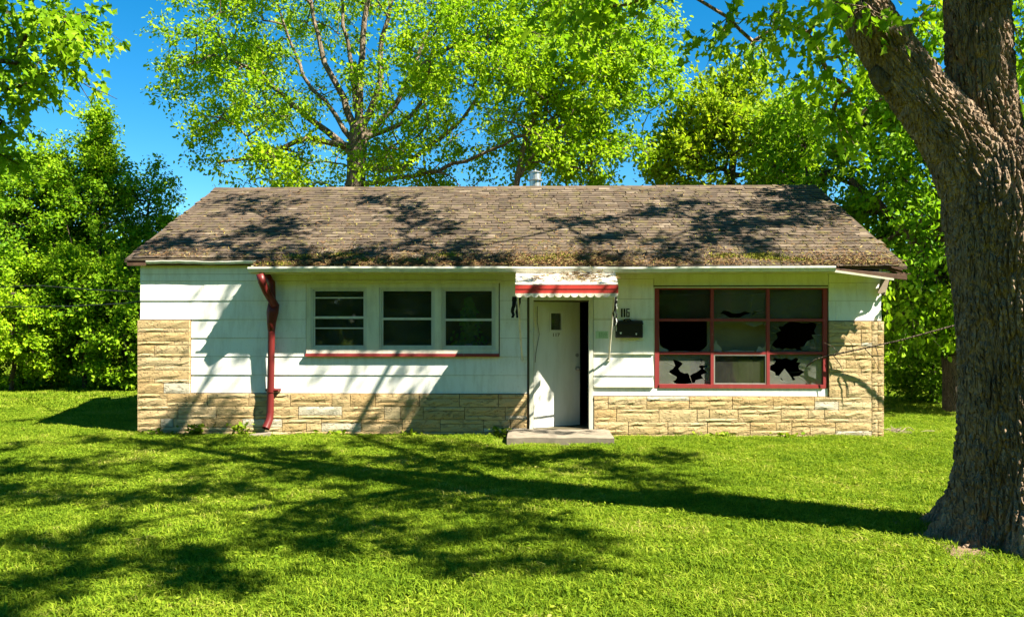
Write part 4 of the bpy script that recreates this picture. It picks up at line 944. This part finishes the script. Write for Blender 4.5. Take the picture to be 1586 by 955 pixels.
# ---------------------------------------------------------------- lawn grass: one object of scattered turf tufts
def turf_mesh(seed, rad, n, h0, h1, w):
    rg = np.random.default_rng(seed); a = rg.uniform(0, 2*np.pi, n); r = rad*np.sqrt(rg.random(n))
    P = np.stack([r*np.cos(a), r*np.sin(a), np.full(n, -.005)], 1); h = rg.uniform(h0, h1, n); b = rg.uniform(0, 2*np.pi, n); lean = rg.uniform(.25, 1.15, n)
    d = np.stack([np.cos(b), np.sin(b), np.zeros(n)], 1); sd_ = np.stack([-np.sin(b), np.cos(b), np.zeros(n)], 1)
    sd_ = unit(sd_ + rg.normal(size=(n, 3))*.35); ww = w*rg.uniform(.6, 1.3, n)
    up = np.array([0,0,1.]); m = P + up*(h*.62)[:,None] + d*(h*lean*.35)[:,None]; t = m + up*(h*.30*(1-lean*.55))[:,None] + d*(h*lean*.75)[:,None]
    W2 = sd_*ww[:,None]
    V = np.stack([P-W2*.7, P+W2*.7, m+W2, m-W2, t], 1).reshape(-1, 3)
    f = np.array([0,1,2,3, 3,2,4]); loops = (np.arange(n)[:,None]*5 + f).ravel()
    return np_mesh('turf', V, loops, np.tile([4,3], n), M['grass'])
def weed_mesh(seed):
    rg = np.random.default_rng(seed); n = 60
    P = np.stack([rg.normal(0, .09, n), rg.normal(0, .09, n), rg.uniform(.01, .045, n)], 1); D = rg.normal(size=(n, 3)); D[:,2] *= .3
    Nn = unit(rg.normal(size=(n, 3))*.35 + np.array([0,0,1.])); V, l, s = leaf_arrays(P, D, Nn, rg.uniform(.018, .04, n), LEAF_OVAL)
    return np_mesh('turf', V, l, s, M['grass'])
def build_grass():
    col = bpy.data.collections.new('turf_sources'); colf = bpy.data.collections.new('turf_sources_far')
    for k in range(3): col.objects.link(bpy.data.objects.new('turf_a%d' % k, turf_mesh(k, .22, 620, .022, .056, .0030)))
    for k in range(3): col.objects.link(bpy.data.objects.new('turf_b%d' % k, turf_mesh(40+k, .22, 420, .028, .074, .0036)))
    col.objects.link(bpy.data.objects.new('turf_w', weed_mesh(9)))
    for k in range(3): colf.objects.link(bpy.data.objects.new('turf_f%d' % k, turf_mesh(20+k, .5, 900, .04, .085, .0065)))
    rg = np.random.default_rng(81)
    def pts(x0, x1, y0, y1, sp):
        gx, gy = np.meshgrid(np.arange(x0, x1, sp), np.arange(y0, y1, sp)); p = np.stack([gx.ravel(), gy.ravel()], 1) + rg.uniform(-.6, .6, (gx.size, 2))*sp
        inside = (p[:,0] > HX0-.02) & (p[:,0] < HX1+.02) & (p[:,1] > YW-.16); p = p[~inside]
        step_ = (p[:,0] > X(783, 12.3)-.15) & (p[:,0] < X(951, 12.3)+.15) & (p[:,1] > 11.80); p = p[~step_]
        p = p[np.hypot(p[:,0]-4.06, p[:,1]-6.9) > .80+.12*rg.normal(size=len(p))]
        return p
    a = pts(-11.5, 10, 3.2, 16, .185); a = a[(np.abs(a[:,0]) < a[:,1]*.85 + 1.6)]; b = pts(-22, 20, 13, 30, .6); b = b[b[:,1] > 16.0]
    V = np.concatenate([np.c_[a, np.zeros(len(a))], np.c_[b, np.zeros(len(b))]]); 
    me = bpy.data.meshes.new('grass'); me.vertices.add(len(V)); me.vertices.foreach_set('co', V.astype(np.float32).ravel())
    at_ = me.attributes.new('far', 'BOOLEAN', 'POINT'); at_.data.foreach_set('value', np.concatenate([np.zeros(len(a), bool), np.ones(len(b), bool)]))
    me.materials.append(M['grass'])
    o = link('grass', me); tagit(o, 'short bright green grass covering the lawn', 'grass', None, 'stuff')
    ng = bpy.data.node_groups.new('turf_scatter', 'GeometryNodeTree'); ng.interface.new_socket('Geometry', in_out='INPUT', socket_type='NodeSocketGeometry'); ng.interface.new_socket('Geometry', in_out='OUTPUT', socket_type='NodeSocketGeometry')
    N = ng.nodes; L = ng.links; gi = N.new('NodeGroupInput'); go = N.new('NodeGroupOutput'); jn = N.new('GeometryNodeJoinGeometry')
    na = N.new('GeometryNodeInputNamedAttribute'); na.data_type = 'BOOLEAN'; na.inputs['Name'].default_value = 'far'; nb = N.new('FunctionNodeBooleanMath'); nb.operation = 'NOT'; L.new(na.outputs['Attribute'], nb.inputs[0])
    for k, (c, sel) in enumerate(((col, nb.outputs[0]), (colf, na.outputs['Attribute']))):
        ci = N.new('GeometryNodeCollectionInfo'); ci.inputs['Collection'].default_value = c; ci.inputs['Separate Children'].default_value = True; ci.inputs['Reset Children'].default_value = True
        ip = N.new('GeometryNodeInstanceOnPoints'); ip.inputs['Pick Instance'].default_value = True
        rv = N.new('FunctionNodeRandomValue'); rv.data_type = 'FLOAT_VECTOR'; rv.inputs[0].default_value = (-.06,-.06,0); rv.inputs[1].default_value = (.06,.06,6.283)
        rs = N.new('FunctionNodeRandomValue'); rs.data_type = 'FLOAT'; rs.inputs[2].default_value = .75; rs.inputs[3].default_value = 1.25; rs.inputs['Seed'].default_value = 3
        L.new(gi.outputs[0], ip.inputs['Points']); L.new(ci.outputs[0], ip.inputs['Instance']); L.new(sel, ip.inputs['Selection']); L.new(rv.outputs[0], ip.inputs['Rotation']); L.new(rs.outputs[1], ip.inputs['Scale']); L.new(ip.outputs[0], jn.inputs[0])
    L.new(jn.outputs[0], go.inputs[0]); md = o.modifiers.new('turf', 'NODES'); md.node_group = ng
build_grass()

# ---------------------------------------------------------------- small things
# concrete step
def slab():
    x0, x1, y0, y1, h = X(785.5, 12.0), X(950, 12.0), 11.86, YW-.07, .115
    bm = bmesh.new(); r = bmesh.ops.create_grid(bm, x_segments=22, y_segments=12, size=.5)
    for v in bm.verts: v.co = (x0+(x1-x0)*(v.co.x+.5), y0+(y1-y0)*(v.co.y+.5), h)
    ext = bmesh.ops.extrude_face_region(bm, geom=list(bm.faces)); vs_ = [g for g in ext['geom'] if isinstance(g, bmesh.types.BMVert)]
    for v in vs_: v.co.z = -.05
    rr = random.Random(4)
    for v in bm.verts:
        edge = min(v.co.x-x0, x1-v.co.x, v.co.y-y0)
        if edge < .03: w_ = math.sin(v.co.x*3.1)+math.sin(v.co.x*7+1)*.6; v.co.y += .008*w_; v.co.z -= (.010+.005*math.sin(v.co.x*9+v.co.y*11)) if v.co.z > 0 else 0
        elif v.co.z > 0: v.co.z += rr.uniform(-.004,.004)
    bmesh.ops.recalc_face_normals(bm, faces=bm.faces); me = bpy.data.meshes.new('door_step'); bm.to_mesh(me); bm.free()
    tagit(link('door_step', me, None, M['concrete']), 'worn low concrete step in front of the door', 'step')
slab()
# mailbox
a, b = at(953.5, 523, YW-.12), at(995.5, 496.5, YW-.12); mr = empty('mailbox', ((a[0]+b[0])/2, YW-.03, a[2]), 'black metal wall mailbox right of the door under the house number', 'mailbox')
mb = MB(); mb.box(a[0], b[0], YW-.135, YW-.033, a[2], b[2]-.015); mb.build('body', M['black'], mr, bevel=.008)
mb = MB(); mb.hexa([(a[0]-.008,YW-.15,b[2]-.06),(b[0]+.008,YW-.15,b[2]-.06),(b[0]+.008,YW-.034,b[2]-.012),(a[0]-.008,YW-.034,b[2]-.012),(a[0]-.008,YW-.15,b[2]-.045),(b[0]+.008,YW-.15,b[2]-.045),(b[0]+.008,YW-.034,b[2]+.006),(a[0]-.008,YW-.034,b[2]+.006)]); mb.build('lid', M['black'], mr, bevel=.004)
cx = (a[0]+b[0])/2-.02; mb = MB(); mb.tube([(cx-.06,YW-.05,b[2]),(cx-.035,YW-.05,b[2]+.022),(cx+.035,YW-.05,b[2]+.022),(cx+.06,YW-.05,b[2])], .009, 8); mb.build('handle', M['black'], mr, smooth=True)
for (px, py, w) in ((961.5, 515.5, .035), (985.5, 517, .028)):
    q_ = at(px, py, YW-.136); mb = MB(); y = YW-.1375
    mb.add([(q_[0]-w/2,y,q_[2]+.012),(q_[0]+w/2,y,q_[2]+.014),(q_[0]+w*.2,y,q_[2]-.016),(q_[0]-w*.25,y,q_[2]-.014),(q_[0]-w/2,y+.001,q_[2]+.012),(q_[0]+w/2,y+.001,q_[2]+.014),(q_[0]+w*.2,y+.001,q_[2]-.016),(q_[0]-w*.25,y+.001,q_[2]-.014)], [(0,1,2,3),(7,6,5,4),(0,4,5,1),(1,5,6,2),(2,6,7,3),(3,7,4,0)]); mb.build('sticker', M['sign'], mr)
# house number
a, b = at(959.5, 493.2, YW-.03), at(976.5, 475.5, YW-.03); hr = empty('house_number', ((a[0]+b[0])/2, YW-.03, a[2]), 'white plate with black house number 116 above the mailbox', 'sign')
MB().box(a[0], b[0], YW-.038, YW-.030, a[2], b[2]).build('plate', M['sign'], hr)
H_ = (b[2]-a[2]); zb_, zt_ = a[2]+H_*.12, b[2]-H_*.12; bw_ = (b[0]-a[0])
for k, xs_ in enumerate((.12, .36)): MB().box(a[0]+bw_*xs_, a[0]+bw_*(xs_+.17), YW-.0395, YW-.0381, zb_, zt_).build('digit', M['ink'], hr)
mb = MB(); x6 = a[0]+bw_*.60; x7 = a[0]+bw_*.92; sw_ = bw_*.11; hh_ = zt_-zb_
mb.box(x6, x6+sw_, YW-.0395, YW-.0381, zb_, zt_); mb.box(x6+sw_, x7, YW-.0395, YW-.0381, zb_, zb_+hh_*.15); mb.box(x6+sw_, x7, YW-.0395, YW-.0381, zt_-hh_*.15, zt_); mb.box(x6+sw_, x7, YW-.0395, YW-.0381, zb_+hh_*.50, zb_+hh_*.63); mb.box(x7-sw_, x7, YW-.0395, YW-.0381, zb_+hh_*.15, zb_+hh_*.50)
mb.build('digit', M['ink'], hr)
# notice
a, b = at(922.5, 524, YW-.03), at(942, 512.5, YW-.03); nr = empty('notice', ((a[0]+b[0])/2, YW-.033, a[2]), 'small pale green printed notice stuck on the siding right of the door', 'notice')
MB().box(a[0], b[0], YW-.0345, YW-.0325, a[2], b[2]).build('paper', M['greenpaper'], nr)
mb = MB(); rr = random.Random(2); z = b[2]-.02
for k in range(5):
    x = a[0]+.05
    while x < b[0]-.02:
        w = rr.uniform(.008, .03); w = min(w, b[0]-.012-x); mb.box(x, x+w, YW-.0352, YW-.0346, z-.008, z); x += w+.006
    z -= .019
mb.build('print', M['greenink'], nr)
# tattered cloth on the awning brackets
def strip(name, label, pts, w, mat, cuts=6, seed=1):
    rr = random.Random(seed); mb = MB(); n = len(pts)
    for k in range(cuts):
        off = (k-cuts/2)*w/cuts; V = []; ln = rr.uniform(.65, 1.0)
        for i, p in enumerate(pts):
            t = i/(n-1)*ln; j = t*(n-1); a = int(j); f = j-a; q = [pts[a][c]*(1-f)+pts[min(a+1,n-1)][c]*f for c in range(3)]
            d = rr.uniform(-.012,.012); hw = w/cuts*.55*(1-.5*i/n)
            for s in (-1, 1): V.append((q[0]+off+s*hw+d, q[1]+.02*math.sin(i*1.3+k), q[2])); V.append((q[0]+off+s*hw+d, q[1]+.003+.02*math.sin(i*1.3+k), q[2]))
        F = []
        for i in range(n-1):
            o = i*4; F += [(o,o+2,o+6,o+4),(o+1,o+5,o+7,o+3),(o,o+4,o+5,o+1),(o+2,o+3,o+7,o+6)]
        F += [(0,1,3,2), ((n-1)*4,(n-1)*4+2,(n-1)*4+3,(n-1)*4+1)]
        mb.add(V, F)
    return tagit(mb.build(name, M[mat]), label, 'cloth')
def lerp_pts(a, b, n): return [tuple(a[c]+(b[c]-a[c])*i/(n-1) for c in range(3)) for i in range(n)]
strip('tattered_cloth', 'black tattered cloth hanging from the left side of the door awning', lerp_pts(at(803.5, 459, YW-.55), at(799.5, 504, YW-.5), 8), .13, 'blackcloth', 2, 3)
strip('tattered_cloth', 'black shredded cloth strip hanging at the right awning corner beside the mailbox', lerp_pts(at(954.5, 457, YW-.72), at(953.5, 512, YW-.66), 10), .06, 'blackcloth', 2, 5)
strip('plastic_ribbon', 'thin white torn ribbon dangling from the right awning corner', lerp_pts(at(957, 458, YW-.74), at(954.5, 517, YW-.67), 12), .014, 'sign', 1, 6)
# dead branch stuck through the broken pane, leaning back to the big trunk
p0, p1, p2, p3 = Vector(at(1211, 577, YW+.16)), Vector(at(1238, 576, YW+.08)), Vector(at(1262, 557, YW-.05)), Vector(at(1282, 551, YW-.12))
br = empty('dead_branch', tuple(p3), 'thin dead branch arching from behind the furrowed trunk into the broken pane', 'branch')
pm = Vector(at(1390, 528, 12.5)); pn = Vector(at(1478, 504, 12.3)); pq = Vector(at(1535, 497, 12.2)); p4 = Vector((at(1565, 540, 12.2)[0], 12.2, 1.2)); p5 = Vector((p4.x+.1, 12.2, -.05))
mb = MB(); mb.tube([p0,p1,p2,p3,pm,pn,pq,p4,p5], [.006,.009,.012,.012,.013,.014,.016,.02,.024], 7); mb.build('stem', M['bark_dark'], br, smooth=True)
for (a_, d_, ln) in (((1290,549,12.64), (.25,-.05,-.5), .38), ((1322,544,12.6), (-.2,.05,.45), .2), ((1340,540,12.57), (.35,-.1,-.6), .4), ((1300,547,12.63), (-.5,0,.35), .3), ((1356,536.5,12.55), (.1,0,-.8), .3)):
    a0 = Vector(at(*a_)); dv = Vector(d_).normalized(); mb = MB(); mb.tube([a0, a0+dv*ln*.5+Vector((.02,0,.02)), a0+dv*ln], [.008,.006,.002], 5); mb.build('twig', M['bark_dark'], br)
# pale twig frame hanging in the pane
# splash block and litter
mb = MB(); s0 = at(396, 672, YW-.35); rot_box(mb, (s0[0]+.05, YW-.30, .03), (Vector((.9,.35,.1)).normalized(), Vector((-.35,.9,0)).normalized(), Vector((0,0,1))), (.16, .07, .035))
tagit(mb.build('splash_block', M['concrete'], bevel=.012), 'broken concrete block lying under the downspout outlet', 'block')
tr_ = at(1390, 668, 13.2); tp = empty('twig_pile', (tr_[0], 13.2, 0), 'small heap of dead twigs on the grass beyond the right house corner', 'twigs')
rr = random.Random(8)
for k in range(26):
    mb = MB(); a_ = Vector((tr_[0]+rr.gauss(0,.12), 13.2+rr.gauss(0,.1), rr.uniform(.02,.09))); d_ = Vector((rr.gauss(0,1), rr.gauss(0,.5), rr.gauss(0,.25))).normalized()*rr.uniform(.06,.16); mb.tube([a_-d_, a_+d_*.2+Vector((0,0,.01)), a_+d_], [.006,.005,.002], 5); mb.build('twig', M['woodgrey'], tp)
# bare soil ring at the tree foot
def soil():
    n = 48; V = [(4.06, 6.9, .012)]; 
    for k in range(n): t = 2*math.pi*k/n; r = .95+.10*math.sin(3*t+1)+.07*math.sin(7*t); V.append((4.06+r*math.cos(t), 6.9+r*math.sin(t), .008))
    o = MB().add(V, [(0, 1+k, 1+(k+1) % n) for k in range(n)]).build('bare_soil_patch', M['soil']); tagit(o, 'bare brown soil around the foot of the furrowed tree', 'soil', None, 'structure')
soil()
# weeds against the stone base
def weed(px, Y, h, n, seed, label, name='weed'):
    rg = np.random.default_rng(seed); b = at(px, 495, Y); P = np.stack([rg.normal(0,.05,n), rg.normal(0,.03,n), rg.uniform(0,h,n)**1.0], 1)
    D = np.stack([rg.normal(0,1,n), rg.normal(0,1,n)-.3, rg.uniform(.1,.9,n)], 1); P[:,:2] *= (1+1.5*P[:,2:3]/h)
    V, l, s = leaf_arrays(P, D, unit(rg.normal(size=(n,3))*.5+np.array([0,-.4,.8])), rg.uniform(.05,.11,n), LEAF_OVAL)
    r_ = empty(name, (b[0], Y, 0), label, 'weed', 'weeds along the stone base'); link('leaves', np_mesh('leaves', V, l, s, M['grass']), r_)
    mb = MB()
    for k in range(5): mb.tube([(rg.normal(0,.03), 0, -.02), (rg.normal(0,.05), rg.normal(0,.02), h*.9)], [.004,.002], 4)
    mb.build('stalk', M['grass'], r_, raw=True)
for px, h, n, sd2, lb in ((305, .20, 80, 1, 'leafy weed clump left of the downspout against the pale stone'), (372, .24, 70, 2, 'upright weed tuft close beside the downspout'), (520, .10, 40, 3, 'low weed tuft at the stone base under the first window'), (640, .08, 40, 4, 'low weed tuft at the stone base under the middle window'), (779, .17, 60, 5, 'dark weed clump at the left end of the concrete step'), (1110, .08, 40, 6, 'low weed tuft at the stone base under the picture window'), (1225, .09, 40, 7, 'low weed tuft at the stone base near the right house corner'), (240, .09, 40, 9, 'low weed tuft at the left house corner')):
    weed(px, YW-.16, h*.75, int(n*.8), sd2, lb)
# vine strands at the right corner
rg = np.random.default_rng(91); n = 46; t = rg.random(n); vb = at(1366, 440, YW-.02)
P = np.stack([rg.normal(0,.035,n)+.02, rg.normal(0,.03,n), -t*.75], 1); V, l, s = leaf_arrays(P, np.stack([rg.normal(0,.5,n), rg.normal(0,.5,n), -np.ones(n)], 1), unit(rg.normal(size=(n,3))*.5+np.array([0,-1,.3])), rg.uniform(.06,.13,n), LEAF_OVAL)
vr = empty('hanging_vine', (vb[0]+.06, YW-.02, vb[2]+.12), 'yellow-green vine strand hanging beside the right house corner', 'vine'); link('leaves', np_mesh('leaves', V, l, s, M['leaf_lime']), vr)
MB().tube([(0,0,.05),(.02,.01,-.35),(.015,0,-.75)], .005, 5).build('stem', M['bark_dark'], vr, raw=True)
# cables left of the house
for (pts_, lb) in ((((-60,447,20.0),(60,442,18.8),(150,449,16.5),(221,452,13.2)), 'upper thin dark utility cable running to the left end of the house'), (((-60,476,19.0),(110,474,17.0),(190,470,14.6),(221,466,13.3)), 'lower thin dark utility cable running to the left end of the house')):
    mb = MB(); mb.tube([at(*p) for p in pts_], .011, 5); tagit(mb.build('utility_cable', M['cable'], None, smooth=True), lb, 'cable', 'cables left of the house')
# leafy stand-in for the green figure in the third window
pb = at(727, 537, YW+.36); pl = empty('window_standin', (pb[0], pb[1], pb[2]-.02), 'narrow green leafy stand-in for the green figure in the third window', 'plant')
rg = np.random.default_rng(95); n = 420; t = rg.random(n); P = np.stack([rg.normal(0,.11,n)*(1.15-t), rg.normal(0,.04,n), .06+t*.80], 1)
V, l, s = leaf_arrays(P, np.stack([rg.normal(0,.6,n), rg.normal(0,.5,n)-.3, -np.ones(n)*.8], 1), unit(rg.normal(size=(n,3))*.4+np.array([0,-1,.5])), rg.uniform(.05,.10,n), LEAF_OVAL); link('leaves', np_mesh('leaves', V, l, s, M['leaf_standin']), pl)
mb = MB(); mb.tube([(0,0,-.02),(0,0,.06),(0,0,.07)], [.06,.085,.07], 14); mb.build('pot', M['pot'], pl, raw=True)
mb = MB(); mb.tube([(0,0,.05),(0,0,.8)], [.01,.004], 6); mb.build('stem', M['bark_dark'], pl, raw=True)
mb = MB(); sx = X(727, YW+.36); mb.box(sx-.35, sx+.35, YW+.22, YW+.5, .1, pb[2]-.045); tagit(mb.build('side_cabinet', M['innersill'], bevel=.006), 'pale low cabinet behind the third window under the leafy stand-in', 'cabinet')

# roof litter
def litter():
    rg = np.random.default_rng(99)
    def lay(n, xf, sf, smin, smax, mat, name, label, parent_y=None, tilt=.35, aspect=.22):
        x = xf(n); s = sf(n); y = YE + s*CA; z = roofz(YE) + s*SA + .03 + rg.random(n)**2*.03
        ok = (x > RX0+.05) & (x < RX1-.05) & ((x > XSTEP+.05) | (y > YEL+.03)); x, y, z, s = x[ok], y[ok], z[ok], s[ok]; m = len(x)
        a = rg.uniform(0, 2*np.pi, m); up = np.array([0,-SA,CA]); e1 = np.array([1.,0,0]); e2 = np.array([0,CA,SA])
        D = np.cos(a)[:,None]*e1*1.4 + np.sin(a)[:,None]*e2 + rg.normal(size=(m,1))*tilt*up; Nn = up + rg.normal(size=(m,3))*.4
        sh = (np.array([(0,0,0),(.5,-aspect,.06),(1,0,-.02),(.5,aspect,.06)]), [(0,1,2),(0,2,3)])
        V, l, ss = leaf_arrays(np.stack([x,y,z],1), D, unit(Nn), rg.uniform(smin, smax, m), sh)
        return V, l, ss
    clx = rg.uniform(RX0, RX1, 34); patch = rg.uniform(0, 1, (90, 2))
    xf = lambda n: np.where(rg.random(n) < .8, clx[rg.integers(0, 34, n)] + rg.normal(0, .18, n), rg.uniform(RX0, RX1, n))
    A = lay(13000, xf, lambda n: rg.exponential(.22, n)-.02, .02, .10, None, None, None, aspect=.10)
    B = lay(4200, lambda n: RX0+(RX1-RX0)*rg.random(n), lambda n: rg.random(n)**1.7*4.2, .02, .09, None, None, None, aspect=.13)
    Vs, Ls, Ss, o = [], [], [], 0
    for (V, l, s) in (A, B): Vs.append(V); Ls.append(l+o); Ss.append(s); o += len(V)
    # on the awning
    n = 520; t = rg.uniform(.15, .85, n); xx = np.where(rg.random(n) < .85, ax0+(ax1-ax0)*np.clip(rg.normal(.66, .16, n), .05, .97), ax0+(ax1-ax0)*np.clip(rg.normal(.2,.07,n),.02,.97)); P = np.stack([xx, [awy(q) for q in t], [awz(q)+.02 for q in t]], 1); P[:,2] += rg.random(n)**2*.045
    D = rg.normal(size=(n,3))*np.array([1.4,.6,.25]); sh = (np.array([(0,0,0),(.5,-.05,.03),(1,0,0),(.5,.05,.03)]), [(0,1,2),(0,2,3)])
    V, l, s = leaf_arrays(P, D, unit(np.array([0,-.3,1.])+rg.normal(size=(n,3))*.3), rg.uniform(.05,.16,n), sh); Vs.append(V); Ls.append(l+o); Ss.append(s)
    ob = link('leaf_litter', np_mesh('leaf_litter', np.concatenate(Vs), np.concatenate(Ls), np.concatenate(Ss), M['litter'])); tagit(ob, 'brown dry leaves and needles littering the lower roof edge and awning', 'leaf litter', None, 'stuff')
    # moss cushions
    mp = []; n = 9000; cx_ = np.array([at(p, 412, YE)[0] for p in (455,520,560,640,690,840,875,1130,1195,1205,1240,430,1180)]); cs = rg.uniform(.05, .45, 13)
    k = rg.integers(0, 13, n); k2 = rg.random(n) < .8
    x = np.where(k2, cx_[k]+rg.normal(0,.14,n), rg.uniform(RX0, RX1, n)); s = np.where(k2, np.abs(cs[k]+rg.normal(0,.05,n)), rg.random(n)**1.3*3.2)
    ok = (x > RX0+.05) & (x < RX1-.05) & (x > XSTEP+.05); x, s = x[ok], s[ok]; m = len(x)
    P = np.stack([x, YE+s*CA, roofz(YE)+s*SA+.022], 1); D = rg.normal(size=(m,3))*.7+np.array([0,-.3,1.]); sh = (np.array([(0,0,0),(.5,-.18,.03),(1,0,0),(.5,.18,.03)]), [(0,1,2),(0,2,3)])
    V, l, s_ = leaf_arrays(P, D, unit(rg.normal(size=(m,3))+np.array([0,-.5,.6])), rg.uniform(.012,.045,m), sh)
    ob = link('roof_moss', np_mesh('roof_moss', V, l, s_, M['moss'])); tagit(ob, 'yellow-green moss tufts growing along the lower roof shingles', 'moss', None, 'stuff')
litter()
